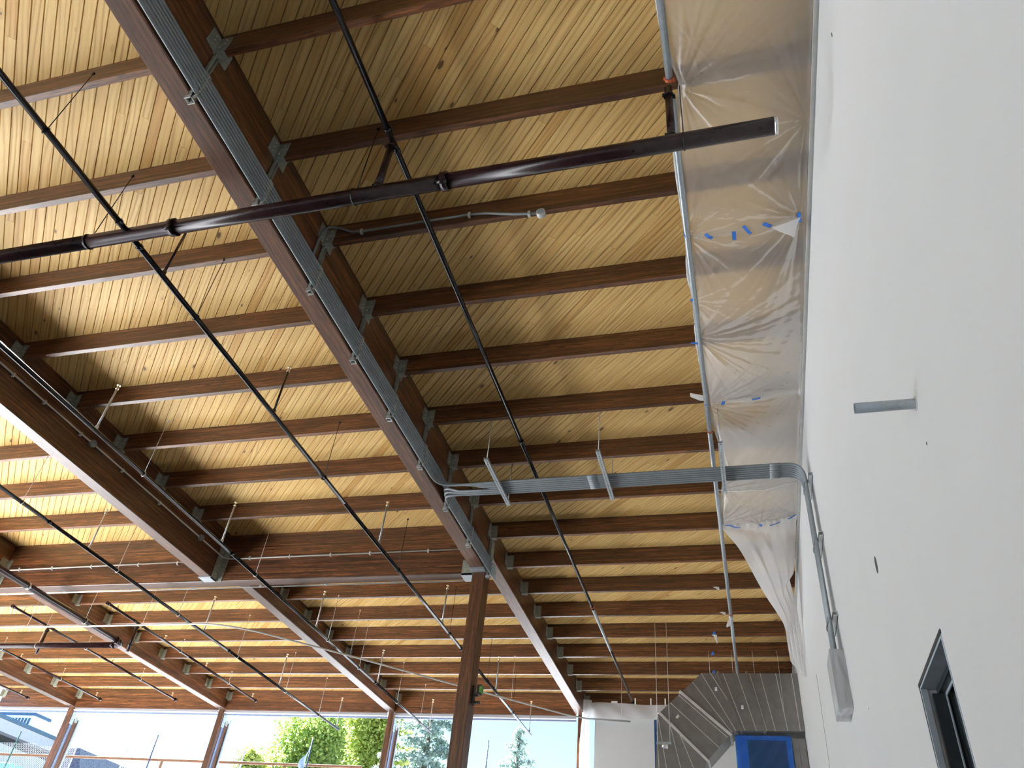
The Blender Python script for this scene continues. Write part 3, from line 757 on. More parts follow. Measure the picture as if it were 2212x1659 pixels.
for k in range(3):      # come from the far side and hook right
    yk = yrow[6 - k]; z = zrow[k]
    ys = yk + 0.30
    pth = [(xs, YC + 0.26, z), (xs, ys, z)] + bez((xs, ys - 0.04, z), (xs, yk - 0.03, z), (xs - 0.01, yk, z + 0.02), (xs + 0.24, yk, zr + 0.01), 9) + [(-2.85, yk, zr), (0.5, yk, zr)] + wall_drop(yk)
    c = empty('conduit', (xs, yk, zr), 'grey conduit from the column side hooking right to the wall, %s from the far side' % ORD[k], 'conduit', 'grey conduits')
    MB().tube(pth, RC, 10).build('tube', M['conduitlight'] if k == 9 else M['conduit'], c)
    for xx in (-1.62, 0.50): MB().tube([(xx, yk, zr), (xx + 0.12, yk, zr)], RC * 1.22, 10).build('sleeve_joint', M['conduit'], c)
for k in range(3):      # run straight past
    z = zrow[4 + k]
    zl = z - PC
    pth = [(xs, Y_NEAR, z), (xs, 7.5, z)] + bez((xs, 7.7, z), (xs, 7.95, z), (xs, 8.0, zl), (xs, 8.3, zl), 6) + [(xs, YC + 0.27, zl)]
    c = empty('conduit', (xs, 5, z), 'grey conduit running straight along the main girder to the column, %s from its top' % ORD[2 - k], 'conduit', 'grey conduits')
    MB().tube(pth, RC, 10).build('tube', M['conduit'], c)

def channel(mb, a, b, wdir, ddir, wd, dp, slots=0):
    """strut channel from a to b: back plate and two lips"""
    A, B, wv, dv = Vector(a), Vector(b), Vector(wdir), Vector(ddir)
    def slab(o, e1, e2):
        P = [A + o, A + o + e1, A + o + e1 + e2, A + o + e2]
        mb.prism([tuple(p) for p in P], tuple(B - A))
    t = 0.006
    slab(-wv * wd / 2, wv * wd, dv * t)
    slab(-wv * wd / 2, wv * t, dv * dp); slab(wv * (wd / 2 - t), wv * t, dv * dp)
for k in range(0, 9):
    y = Y0 + k + 0.03
    s_ = empty('strut_support', (X1, y, 5.05), 'strut strapping the conduit stack to the main girder, %s from the top' % ORD[k], 'bracket', 'conduit struts')
    mb = MB(); channel(mb, (X1 + 0.001, y, 5.045), (X1 + 0.001, y, 5.685), (0, 1, 0), (1, 0, 0), 0.044, 0.036)
    mb.build('channel', M['galv'] if k > 90 else M['plate'], s_)
    cl = MB()
    for z in (zrow if k < 6 else zrow[:6]):
        arc = [(xs + (RC + 0.003) * math.cos(t) , y, z + (RC + 0.003) * math.sin(t)) for t in [-1.5 + 3.0 * q / 6 for q in range(7)]]
        cl.tube(arc, 0.0035, 4)
        cl.box((xs - 0.006, y - 0.03, z + PC / 2 - 0.004), (xs + 0.014, y + 0.03, z + PC / 2 + 0.004))
    cl.build('pipe_clamp', M['zinc'], s_)['kind'] = 'stuff'
    e = MB().box((X1 + 0.002, y - 0.03, 5.035), (xs + 0.005, y - 0.022, 5.075)).box((X1 + 0.002, y + 0.022, 5.035), (xs + 0.005, y + 0.03, 5.075)).box((xs - 0.002, y - 0.03, 5.035), (xs + 0.005, y + 0.03, 5.075))
    e.tube([(xs - 0.005, y, 5.09), (xs + 0.022, y, 5.09)], 0.012, 8)
    e.build('end_bracket', M['zinc'], s_)

TL = ('trapeze strut hung from two rods under the conduits, nearest the main girder', 'trapeze strut hung from two rods under the conduits, midway to the plastic', 'trapeze strut hung from two rods under the conduits, in front of the plastic')
for x, lab in zip((-2.735, -1.385, -0.02), TL):
    t = empty('trapeze_hanger', (x, 7.8, 5.07), lab, 'bracket', 'conduit trapezes')
    zz = zr - RC - 0.004
    mb = MB()
    mb.box((x - 0.025, 7.26, zz - 0.036), (x - 0.019, 8.33, zz)); mb.box((x + 0.019, 7.26, zz - 0.036), (x + 0.025, 8.33, zz))
    # slotted underside: ladder of straps between the holes
    mb.box((x - 0.019, 7.26, zz - 0.036), (x - 0.007, 8.33, zz - 0.031)); mb.box((x + 0.007, 7.26, zz - 0.036), (x + 0.019, 8.33, zz - 0.031))
    for q in range(28): mb.box((x - 0.007, 7.26 + q * 0.0386, zz - 0.036), (x + 0.007, 7.26 + q * 0.0386 + 0.02, zz - 0.031))
    mb.build('slotted_channel', M['galv'], t)
    for y in (7.31, 8.29):
        MB().tube([(x, y, zz - 0.075), (x, y, PB - 0.002)], 0.0055, 6).build('threaded_rod', M['conduitlight'], t)
        MB().box((x - 0.02, y - 0.02, zz - 0.002), (x + 0.02, y + 0.02, zz + 0.012)).build('nut', M['zinc'], t)
    cl = MB()
    for y in yrow: cl.box((x - 0.016, y + 0.0437 / 2 - 0.003, zz), (x + 0.016, y + 0.0437 / 2 + 0.003, zr + RC + 0.004))
    cl.build('pipe_clamp', M['zinc'], t)['kind'] = 'stuff'

WLB = ('upper', 'middle', 'lower')
for z, nm in zip((4.90, 4.17, 3.30), WLB):
    s_ = empty('strut_support', (XW, 8.0, z), nm + ' strut clamping the conduit drop to the white wall', 'bracket', 'wall conduit struts')
    mb = MB(); channel(mb, (XW - 0.001, 7.72, z), (XW - 0.001, 8.24, z), (0, 0, 1), (-1, 0, 0), 0.044, 0.046)
    mb.build('channel', M['zinc'], s_)
    cl = MB()
    for y in yrow:
        cl.box((xd - RC - 0.008, y - 0.006, z - 0.02), (xd - RC + 0.002, y + 0.012, z + 0.02))
        cl.box((xd - RC, y + 0.0437 / 2 - 0.003, z - 0.02), (XW - 0.046, y + 0.0437 / 2 + 0.003, z + 0.02))
    cl.build('pipe_clamp', M['galv'], s_)['kind'] = 'stuff'

# thin conduit with a round box on the third purlin of the right bay
yk = Y0 + 2 - 0.022
tc_ = empty('thin_conduit', (-2.5, yk, 5.6), 'thin grey conduit with a round box snaking along a right bay purlin', 'conduit')
pth = [(X1 + 0.02, 4.17, 5.36), (X1 + 0.02, 4.17, 5.60)] + bez((X1 + 0.02, 4.17, 5.66), (X1 + 0.02, 4.18, 5.90), (X1 + 0.06, yk, 5.92), (X1 + 0.16, yk, 5.88), 8) + [(-3.30, yk, 5.785), (-3.20, yk, 5.778), (-2.09, yk, 5.775), (-1.92, yk, 5.755), (-1.65, yk, 5.68), (-1.52, yk, 5.655), (-1.42, yk, 5.635)]
MB().tube(pth, 0.0125, 8).build('tube', M['conduit'], tc_)
bx = MB().tube([(-1.385, yk - 0.03, 5.62), (-1.385, yk + 0.02, 5.62)], 0.042, 16); bx.build('junction_box', M['conduitlight'], tc_)
MB().tube([(-1.385, yk - 0.034, 5.62), (-1.385, yk - 0.029, 5.62)], 0.030, 14).build('box_cover', M['headgrey'], tc_)
for x, z in ((-3.2, 5.778), (-2.09, 5.775), (-1.5, 5.652)): MB().box((x - 0.012, yk - 0.016, z - 0.03), (x + 0.012, yk + 0.02, z + 0.02)).build('strap', M['conduitlight'], tc_)

# thin conduit on the second girder, round to the cross beam
xk = G[2] + 0.022
tc2 = empty('thin_conduit', (xk, 7, 5.5), 'thin conduit along the second girder turning onto the cross beam to the right', 'conduit')
pth = [(xk, Y_NEAR, 5.49), (xk, 10.0, 5.52)] + bez((xk, 10.05, 5.52), (xk, 10.22, 5.51), (xk + 0.03, 10.235, 5.50), (xk + 0.24, 10.238, 5.498), 6) + [(-3.86, 10.238, 5.508)]
MB().tube(pth, 0.0125, 8).build('tube', M['conduitlight'], tc2)
MB().tube([(xk - 0.02, 6.83, 5.508), (xk + 0.035, 6.83, 5.508)], 0.05, 14).build('junction_box', M['conduit'], tc2)
MB().tube([(xk - 0.02, 9.52, 5.52), (xk + 0.035, 9.52, 5.52)], 0.05, 14).build('junction_box', M['conduit'], tc2)
for y in (5.35, 5.9, 6.6, 7.5, 8.4): MB().box((xk - 0.02, y - 0.012, 5.475), (xk + 0.016, y + 0.012, 5.53)).build('strap', M['conduitlight'], tc2)
for x in (-7.8, -7.05, -6.3, -5.6, -4.6): MB().box((x - 0.012, 10.222, 5.478), (x + 0.012, 10.262, 5.53)).build('strap', M['conduitlight'], tc2)
tc3 = empty('thin_conduit', (-11, 10.238, 5.45), 'pale thin conduit along the cross beam left of the second girder', 'conduit')
MB().tube([(-20.5, 10.238, 5.43), (-12.6, 10.238, 5.455), (G[2] - GW - 0.03, 10.238, 5.478)], 0.0125, 8).build('tube', M['conduitlight'], tc3)
for x in (-12.6, -11.86, -11.0, -10.0, -9.2): MB().box((x - 0.012, 10.222, 5.435), (x + 0.012, 10.262, 5.49)).build('strap', M['conduitlight'], tc3)
tc4 = empty('thin_conduit', (-9, 10.45, 5.1), 'thin conduit along the far lower edge of the cross beam', 'conduit')
MB().tube([(-20.5, 10.49, 5.10), (-4.05, 10.49, 5.10)], 0.011, 8).build('tube', M['conduitlight'], tc4)
for x in (-12.9, -11.6, -10.2, -8.9, -7.6, -6.4, -5.2): MB().box((x - 0.02, 10.47, 5.095), (x + 0.02, 10.51, 5.118)).build('strap', M['galv'], tc4)
# long pale conduit bending away to the far right
tc5 = empty('thin_conduit', (-8, 11.3, 4.8), 'long pale hanging conduit that bends away behind the column toward the partition', 'conduit')
pth = [(-20.3, 11.32, 4.82), (-13.6, 11.31, 4.82), (-10.98, 11.31, 4.82), (-9.4, 11.29, 4.82)] + bez((-9.3, 11.29, 4.82), (-8.9, 11.29, 4.82), (-8.6, 11.4, 4.82), (-8.2, 11.69, 4.82), 6) + [(-6.95, 12.83, 4.82), (-5.6, 14.15, 4.82), (-4.5, 15.2, 4.82), (-3.56, 16.1, 4.82), (-3.2, 16.33, 4.82), (-2.32, 16.48, 4.82)]
MB().tube(pth, 0.017, 8).build('tube', M['conduitlight'], tc5)
for x, y in ((-16.0, 11.315), (-13.0, 11.31), (-10.4, 11.31), (-6.95, 12.83), (-4.5, 15.2), (-2.5, 16.45)): rod(tc5, x, y, 4.835, 5.70, 0.0035, 'conduitlight', 0.016, (1, 0, 0))

# ------------------------------------------------------------------ plastic sheeting along the wall
def interp(tab, t):
    for (a, va), (b, vb) in zip(tab[:-1], tab[1:]):
        if t <= b: return va + (vb - va) * max(0.0, (t - a)) / (b - a)
    return tab[-1][1]
LEDGE = [(-1.5, -0.16), (2.55, -0.165), (2.8, -0.15), (3.02, -0.11), (3.24, -0.055), (3.5, -0.12), (3.8, -0.165), (4.4, -0.16), (4.72, -0.14), (5.2, -0.175), (5.54, -0.145), (6.16, -0.165), (6.6, -0.15), (7.22, -0.125), (7.5, -0.10), (7.9, -0.055), (8.5, 0.0), (9.0, -0.05), (9.7, -0.12), (10.1, -0.125)]
# pinch points (x, y, strength, reach) from which creases fan out
PIN = [(-0.06, 3.24, 1.3, 0.55), (0.06, 2.9, 0.5, 0.3), (-0.14, 4.72, 1.0, 0.5), (0.85, 4.72, 0.9, 0.8), (0.87, 3.75, 0.6, 0.9), (-0.15, 5.54, 0.4, 0.4), (-0.15, 6.1, 1.0, 0.6), (-0.12, 7.22, 0.7, 0.7), (0.88, 7.12, 0.3, 0.4), (-0.08, 9.0, 0.8, 0.5), (0.41, 10.0, 0.8, 0.35), (-0.12, 9.95, 1.1, 0.7), (0.88, 9.95, 0.5, 0.5), (-0.12, 7.3, 0.45, 0.8)]
def sheet_z(x, y, ya, yb):
    t = (x + 0.13) / 1.02
    z = 5.60 + 0.055 * t
    s = (y - ya) / (yb - ya)
    z -= 0.055 * math.sin(math.pi * min(max(t, 0), 1)) * (0.6 + 0.8 * math.sin(math.pi * s))
    for i, (px, py, st, rc) in enumerate(PIN):
        dx, dy = x - px, y - py
        d = math.hypot(dx, dy)
        a = math.atan2(dy, dx)
        amp = 0.007 * st * math.exp(-d / rc) * min(1, d / 0.05)
        z += amp * (math.sin(a * 11 + i) + 0.7 * math.sin(a * 23 + 2.1 * i) + 0.45 * math.sin(a * 41 + i) + 0.3 * math.sin(a * 71 + 3 * i))
    # long diagonal drag folds
    g = (x * 0.86 + y * 0.42)
    z += 0.0018 * math.sin(g * 19 + 2 * math.sin(y * 1.7)) + 0.0007 * math.sin(g * 47 + 1.3 * math.sin(y * 3.1))
    return z
def sheet(ya, yb, label, n=100):
    o = empty('plastic_sheet', (0.4, (ya + yb) / 2, 5.55), label, 'plastic sheet', 'plastic sheets')
    rows = []
    m = max(40, int((yb - ya) * 70))
    for a in range(m + 1):
        y = ya + (yb - ya) * a / m
        xl = interp(LEDGE, y)
        row = []
        for b in range(n + 1):
            t = b / n
            x = xl + (0.895 - xl) * t
            z = sheet_z(x, y, ya, yb)
            e = min(1, t / 0.05)
            z = z * e + (5.632 + 0.004 * math.sin(y * 60)) * (1 - e)         # turned up over the pipe
            if t > 0.97: z = z + (5.645 - z) * (t - 0.97) / 0.03
            row.append((x, y + 0.004 * math.sin(x * 40), z))
        rows.append(row)
    MB().grid(rows).build('film', M['film'], o)
    # rolled hem along the pipe
    hem = [(interp(LEDGE, ya + (yb - ya) * k / 40) + 0.004, ya + (yb - ya) * k / 40, 5.622 + 0.006 * math.sin(k * 1.7)) for k in range(41)]
    MB().tube(hem, 0.01, 6, radii=[0.009 + 0.006 * math.sin(k * 2.3) ** 2 for k in range(41)]).build('hem', M['filmthick'], o)
    return o
s1 = sheet(-1.4, 4.76, 'milky plastic sheet between pipe and wall, nearest, at the top of the picture')
s2 = sheet(4.70, 7.22, 'milky plastic sheet between pipe and wall, second from the top')
s3 = sheet(7.15, 10.05, 'milky plastic sheet between pipe and wall behind the conduit run, third from the top')
def strip(par, p, q, wd, dz=-0.012, m='tape', name='tape_strip', label=None):
    """a piece of tape from p to q (x, y) on the sheet, bent a little in the middle"""
    a, b = Vector((p[0], p[1], 0)), Vector((q[0], q[1], 0))
    nrm = Vector((-(b - a).y, (b - a).x, 0)).normalized() * wd / 2
    rows = []
    for k in range(5):
        c = a + (b - a) * k / 4
        zc = sheet_z(c.x, c.y, 4.7, 7.2) + dz - 0.006 * math.sin(math.pi * k / 4)
        rows.append([(c.x - nrm.x, c.y - nrm.y, zc), (c.x + nrm.x, c.y + nrm.y, zc + 0.003)])
    mb = MB(); mb.grid(rows); mb.grid([[(x, y, z - 0.002) for x, y, z in r] for r in rows])
    o = mb.build(name, M[m], par)
    o['label'] = label or 'blue tape'
    return o
for p, q, wd in (((0.03, 4.71), (0.085, 4.76), 0.035), ((0.275, 4.72), (0.275, 4.81), 0.035), ((0.36, 4.68), (0.42, 4.775), 0.03), ((0.53, 4.69), (0.60, 4.735), 0.04), ((0.83, 4.66), (0.84, 4.76), 0.03), ((-0.15, 4.66), (-0.13, 4.73), 0.03)):
    strip(s2, p, q, wd)
strip(s2, (-0.16, 5.50), (-0.13, 5.56), 0.035); strip(s2, (-0.15, 5.86), (-0.12, 5.93), 0.03); strip(s2, (-0.22, 6.13), (-0.12, 6.17), 0.03)
# loose corner of the second sheet folded down at the wall
fl = MB(); fl.grid([[(0.60, 4.735, 5.58), (0.72, 4.70, 5.575), (0.84, 4.66, 5.58)], [(0.66, 4.78, 5.565), (0.74, 4.80, 5.56), (0.81, 4.74, 5.57)], [(0.76, 4.84, 5.555), (0.775, 4.86, 5.552), (0.79, 4.85, 5.555)]])
fl.build('loose_corner', M['filmthick'], s2)
strip(s1, (0.12, 2.655), (0.30, 2.66), 0.022, -0.012, 'tapetan', 'tape_strip', 'tan tape')
strip(s3, (0.06, 7.17), (0.045, 7.235), 0.035); strip(s3, (0.37, 7.175), (0.46, 7.16), 0.03); strip(s3, (-0.145, 7.2), (-0.115, 7.22), 0.03)
fl = MB(); fl.grid([[(-0.30, 7.06, 5.66), (-0.20, 7.08, 5.64), (-0.13, 7.1, 5.63)], [(-0.30, 7.12, 5.65), (-0.21, 7.13, 5.62), (-0.12, 7.14, 5.61)], [(-0.25, 7.17, 5.66), (-0.2, 7.18, 5.63), (-0.11, 7.18, 5.62)]])
fl.build('loose_corner', M['filmthick'], s3)
fold = [(-0.11 + 1.0 * k / 12, 9.06 + 0.012 * math.sin(k), sheet_z(-0.11 + 1.0 * k / 12, 9.06, 7.15, 10.05) - 0.004) for k in range(13)]
MB().tube(fold, 0.008, 6).build('fold', M['filmthick'], s3)
# last sheet, torn loose and hanging down along the wall
s4 = empty('plastic_sheet', (0.5, 11, 5.0), 'torn milky plastic sheet hanging down beside the wall, lowest of the sheets', 'plastic sheet', 'plastic sheets')
LF = [(-0.125, 9.98, 5.61), (-0.10, 10.1, 5.57), (0.10, 10.2, 5.30), (0.32, 10.8, 5.06), (0.43, 11.15, 4.99), (0.53, 11.5, 4.97), (0.65, 12.0, 4.95), (0.68, 12.3, 4.82), (0.69, 12.4, 4.68), (0.71, 12.5, 4.57), (0.80, 12.55, 4.48)]
RT = [(0.89, 9.92, 5.645), (0.89, 10.3, 5.645), (0.89, 10.8, 5.645), (0.89, 11.3, 5.64), (0.86, 11.62, 5.60), (0.80, 11.62, 5.53), (0.835, 11.8, 5.36), (0.87, 12.0, 5.16), (0.90, 12.25, 4.95), (0.915, 12.45, 4.75), (0.91, 12.6, 4.38)]
def cr(tab, t):
    x = t * (len(tab) - 1); i = min(int(x), len(tab) - 2); u = x - i
    P = [Vector(tab[max(0, min(len(tab) - 1, i + d))]) for d in (-1, 0, 1, 2)]
    return 0.5 * ((2 * P[1]) + (P[2] - P[0]) * u + (2 * P[0] - 5 * P[1] + 4 * P[2] - P[3]) * u * u + (3 * P[1] - P[0] - 3 * P[2] + P[3]) * u ** 3)
rows = []
for a in range(91):
    t = a / 90
    A, B = cr(LF, t), cr(RT, t)
    row = []
    for b in range(61):
        s = b / 60
        p = A + (B - A) * s
        sag = math.sin(math.pi * s)
        p = p + Vector((0, 0, -1)) * (0.05 * sag * (1 - 0.6 * t))
        # pleats running with the hanging length, fanning out of the pipe corner
        p.z += sag * (0.016 + 0.01 * t) * (math.sin(s * 26 + 3 * t) + 0.6 * math.sin(s * 49 + 5 * t)) * (0.4 + t)
        p.y += sag * 0.012 * math.sin(s * 26 + 3 * t + 1.2)
        p.z -= 0.012 * math.exp(-((t - 0.02) / 0.04) ** 2) * math.sin(s * 70)
        p.x = min(p.x, 0.92)
        row.append(tuple(p))
    rows.append(row)
MB().grid(rows).build('film', M['filmhang'], s4)
for p, q, wd in (((-0.06, 9.98), (0.14, 10.03), 0.03), ((0.41, 9.96), (0.41, 10.04), 0.04), ((0.53, 10.02), (0.67, 9.99), 0.025), ((0.77, 9.95), (0.88, 9.88), 0.025)):
    strip(s4, p, q, wd, -0.02)
for k, (p, lab) in enumerate((((-0.13, 13.2, 5.6), 'bit of milky plastic tied round the galvanised branch'),)):
    o = empty('plastic_scrap', p, lab, 'plastic scrap')
    rows = []
    for a in range(9):
        t = a / 8
        rows.append([(-0.13 - 0.085 * math.sin(math.pi * min(1, t * 1.1)) * (1 - s) - 0.01, 13.2 + 0.30 * t + 0.03 * s, 5.63 - 0.14 * math.sin(math.pi * t) * (1 - s * 0.7) - 0.05 * s) for s in [q / 4 for q in range(5)]])
    MB().grid(rows).build('film', M['filmthick'], o)
    MB().tube([(-0.13, 13.22, 5.605), (-0.13, 13.27, 5.605)], 0.036, 10).build('knot', M['filmthick'], o)

# scraps of plastic and blue tape left on the far purlins of the right bay
for x, k, lab, blue in ((-0.32, 10, 'white plastic scrap stuck under a far purlin left of the galvanised branch, upper one', 0), (-0.27, 11, 'white plastic scrap stuck under a far purlin left of the galvanised branch, lower one', 0),
                        (-0.47, 12, 'blue tape with a hanging white plastic tail on a far purlin', 1), (-0.56, 13, 'small blue tape patch alone on a far purlin face', 2), (-0.60, 14, 'blue tape patch with a white edge on the purlin above the duct', 1)):
    y = Y0 + k - 0.006
    o = empty('tape_scrap', (x, y, PB), lab, 'tape')
    if blue:
        MB().prism([(x - 0.03, y, PB + 0.02), (x + 0.035, y, PB + 0.02), (x + 0.02, y, PB + 0.085), (x - 0.012, y, PB + 0.075)], (0.004, -0.004, 0)).build('tape_strip', M['tape'], o)
    if blue != 2:
        L = 0.16 if k == 12 else 0.05
        MB().grid([[(x - 0.05, y - 0.012, PB + 0.015), (x, y - 0.015, PB + 0.02), (x + 0.06, y - 0.012, PB + 0.01)], [(x - 0.01, y - 0.02, PB - 0.01), (x + 0.02, y - 0.03, PB - L * 0.5), (x + 0.05, y - 0.02, PB - 0.01)], [(x + 0.03, y - 0.01, PB - L * 0.7), (x + 0.045, y - 0.02, PB - L), (x + 0.06, y - 0.012, PB - L * 0.7)]]).build('tail', M['filmthick'], o)

# ------------------------------------------------------------------ wrapped box at the foot of the conduit drop
bxo = empty('wrapped_box', (0.86, 8.0, 2.4), 'flat wall box wrapped in grey plastic below the conduit drop', 'box')
def crumple(face, n=16, m=26, amp=0.008):
    A, B, C, D, nrm = face
    rows = []
    for a in range(m + 1):
        r_ = []
        for b in range(n + 1):
            s, t = b / n, a / m
            p = Vector(A) * (1 - s) * (1 - t) + Vector(B) * s * (1 - t) + Vector(C) * s * t + Vector(D) * (1 - s) * t
            e = min(1, 8 * min(s, 1 - s, t, 1 - t))
            p += Vector(nrm) * amp * e * (math.sin(9 * s + 7 * t + 2 * math.sin(6 * t)) + 0.6 * math.sin(23 * s - 11 * t + 1.5 * math.sin(9 * s)))
            r_.append(tuple(p))
        rows.append(r_)
    return rows
xa, xb, ya, yb, za, zb = 0.80, XW - 0.002, 7.80, 8.22, 2.44, 2.98
MB().box((xa + 0.012, ya + 0.012, za + 0.012), (xb, yb - 0.012, zb - 0.012)).build('enclosure', M['conduit'], bxo)
wr = MB()
wr.grid(crumple(((xa, ya, za), (xa, yb, za), (xa, yb, zb), (xa, ya, zb), (-1, 0, 0))))
wr.grid(crumple(((xb, ya, za), (xa, ya, za), (xa, ya, zb), (xb, ya, zb), (0, -1, 0)), 8))
wr.grid(crumple(((xa, yb, za), (xb, yb, za), (xb, yb, zb), (xa, yb, zb), (0, 1, 0)), 8))
wr.grid(crumple(((xb, ya, za), (xb, yb, za), (xa, yb, za), (xa, ya, za), (0, 0, -1)), 10, 8))
wr.build('wrapping', M['bag'], bxo)
MB().grid(crumple(((xa, ya, zb), (xa, yb, zb), (xb, yb, zb), (xb, ya, zb), (0, 0, 1)), 8, 6, 0.004)).build('wrapping_top', M['filmthick'], bxo)

# ------------------------------------------------------------------ ductwork at the back right
YD, DD = 15.0, 0.62
du = empty('air_duct', (-0.6, YD + 0.3, 3.6), 'bare sheet metal air duct bending down in front of the white partition', 'duct')
O0, O1, O2, O3 = (XW - 0.003, 5.28), (-0.78, 5.28), (-1.61, 4.52), (-1.685, 3.3)
I0, I1, I2, I3 = (XW - 0.003, 4.28), (-0.275, 4.265), (-0.80, 3.72), (-0.84, 3.3)
def lerp2(a, b, t): return (a[0] + (b[0] - a[0]) * t, a[1] + (b[1] - a[1]) * t)
def duct_piece(name, poly):
    return MB().prism([(x, YD, z) for x, z in poly], (0, DD, 0)).build(name, M['duct'], du)
Ta, Tb = lerp2(O0, O1, 0.52), lerp2(I0, I1, 0.56)
Tc, Td = lerp2(O0, O1, 0.82), lerp2(I0, I1, 0.90)
Ea, Eb = lerp2(O1, O2, 0.47), lerp2(I1, I2, 0.12)
Fa, Fb = lerp2(O1, O2, 0.96), lerp2(I1, I2, 0.93)
duct_piece('duct_section', [O0, Ta, Tb, I0]); duct_piece('duct_section', [Ta, Tc, Td, Tb])
duct_piece('duct_elbow', [Tc, O1, Ea, Eb, I1, Td]); duct_piece('duct_section', [Ea, Fa, Fb, Eb]); duct_piece('duct_elbow', [Fa, O2, O3, I3, I2, Fb])
def flange(a, b, t=0.02, d=0.03, m='duct'):
    dx, dz = b[0] - a[0], b[1] - a[1]; L = math.hypot(dx, dz); ux, uz = dx / L, dz / L; nx, nz = -uz * t, ux * t
    a = (a[0] - ux * 0.03, a[1] - uz * 0.03); b = (b[0] + ux * 0.03, b[1] + uz * 0.03)
    MB().prism([(a[0] - nx, YD - d, a[1] - nz), (b[0] - nx, YD - d, b[1] - nz), (b[0] + nx, YD - d, b[1] + nz), (a[0] + nx, YD - d, a[1] + nz)], (0, DD + 2 * d, 0)).build('flange', M[m], du)
flange(Ta, Tb); flange(Tc, Td); flange(Ea, Eb, 0.02, 0.03, 'ductseam'); flange(Fa, Fb, 0.02, 0.03, 'ductseam')
def seam(a, b, wd=0.0055):
    dx, dz = b[0] - a[0], b[1] - a[1]; L = math.hypot(dx, dz); nx, nz = -dz / L * wd, dx / L * wd
    MB().prism([(a[0] - nx, YD - 0.004, a[1] - nz), (b[0] - nx, YD - 0.004, b[1] - nz), (b[0] + nx, YD - 0.004, b[1] + nz), (a[0] + nx, YD - 0.004, a[1] + nz)], (0, 0.006, 0)).build('crease', M['ductseam'], du)
for t in (0.06, 0.22, 0.38, 0.49): seam(lerp2(O0, O1, t), lerp2(I0, I1, t * 1.08))
for t in (0.62, 0.77): seam(lerp2(O0, O1, t), lerp2(I0, I1, t * 1.09))
seam(O1, lerp2(I1, Td, 0.3)); seam(lerp2(O1, Ea, 0.45), lerp2(Eb, I1, 0.5)); seam(lerp2(O1, Tc, 0.55), lerp2(Tc, Td, 0.55))
for t in (0.12, 0.5): seam(lerp2(Ea, Fa, t), lerp2(Eb, Fb, t))
seam(O2, lerp2(O3, I3, 0.3)); seam(lerp2(Fa, Fb, 0.22), lerp2(O3, I3, 0.62)); seam(lerp2(Fa, Fb, 0.42), lerp2(O3, I3, 0.95)); seam(lerp2(O2, O3, 0.25), lerp2(O3, I3, 0.1))
def sticker(c, ang):
    u = (math.cos(ang), math.sin(ang)); v = (-u[1], u[0]); a, b = 0.02, 0.032
    P = [(c[0] + u[0] * a * sx + v[0] * b * sz, YD - 0.006, c[1] + u[1] * a * sx + v[1] * b * sz) for sx, sz in ((-1, -1), (1, -1), (1, 1), (-1, 1))]
    s = MB().prism(P, (0, 0.004, 0)).build('paper_label', M['label'], du)
    k = MB()
    for q in (-0.6, -0.2, 0.2, 0.6):
        x0 = [(c[0] + u[0] * a * sx + v[0] * b * sz, YD - 0.0075, c[1] + u[1] * a * sx + v[1] * b * sz) for sx, sz in ((-0.8, q - 0.08), (0.5 + 0.3 * (q > 0), q - 0.08), (0.5 + 0.3 * (q > 0), q + 0.08), (-0.8, q + 0.08))]
        k.prism(x0, (0, 0.002, 0))
    k.build('print_lines', M['ink'], s)['kind'] = 'stuff'
sticker((-0.53, 4.99), -0.05); sticker((-0.09, 4.67), -0.05); sticker((-1.25, 4.49), -0.75); sticker((-1.46, 3.97), -0.05)
for x, z1 in ((-0.62, 5.28), (-0.2, 5.28), (0.18, 5.28), (0.62, 5.28)):
    MB().tube([(x, YD - 0.012, z1 - 0.8 if x > 0.3 else z1), (x, YD - 0.012, PB)], 0.0035, 5).build('hanger_wire', M['conduitlight'], du)

gr = empty('return_grille', (0.2, 15.4, 3.4), 'return air grille covered with blue protective film under the duct', 'grille')
gx0, gx1, gy, gz0, gz1 = -0.26, 0.68, 15.12, 3.3, 4.22
MB().box((gx0 + 0.02, gy + 0.03, gz0), (gx1 - 0.01, gy + 0.5, gz1 - 0.02)).build('plenum', M['darkgrille'], gr)
fr_ = MB()
fr_.box((gx0, gy, gz0), (gx0 + 0.20, gy + 0.03, gz1)); fr_.box((gx1 - 0.09, gy, gz0), (gx1, gy + 0.03, gz1)); fr_.box((gx0 + 0.2, gy, gz1 - 0.07), (gx1 - 0.09, gy + 0.03, gz1))
fr_.build('frame', M['bluecloth'], gr)
for q in range(22):
    x = gx0 + 0.215 + q * 0.0305
    MB().box((x, gy + 0.004, gz0), (x + 0.011, gy + 0.03, gz1 - 0.07)).build('fin', M['fascia'], gr)
rows = []
for a in range(31):
    t = a / 30
    rows.append([(gx0 - 0.01 + (gx1 - gx0 + 0.02) * s, gy - 0.02 - 0.006 * math.sin(9 * s + 5 * t) - 0.005 * math.sin(23 * s - 17 * t), gz0 + (gz1 + 0.01 - gz0) * t) for s in [q / 24 for q in range(25)]])
MB().grid(rows).build('protective_film', M['bluefilm'], gr)
rp_ = empty('duct_riser', (0.82, 15.3, 3.3), 'narrow sheet metal riser between blue grille and white wall', 'duct')
MB().box((0.70, 15.16, 3.0), (0.80, 15.6, 4.2)).build('panel', M['duct'], rp_); MB().box((0.803, 15.16, 3.0), (0.92, 15.6, 4.2)).build('panel', M['duct'], rp_)

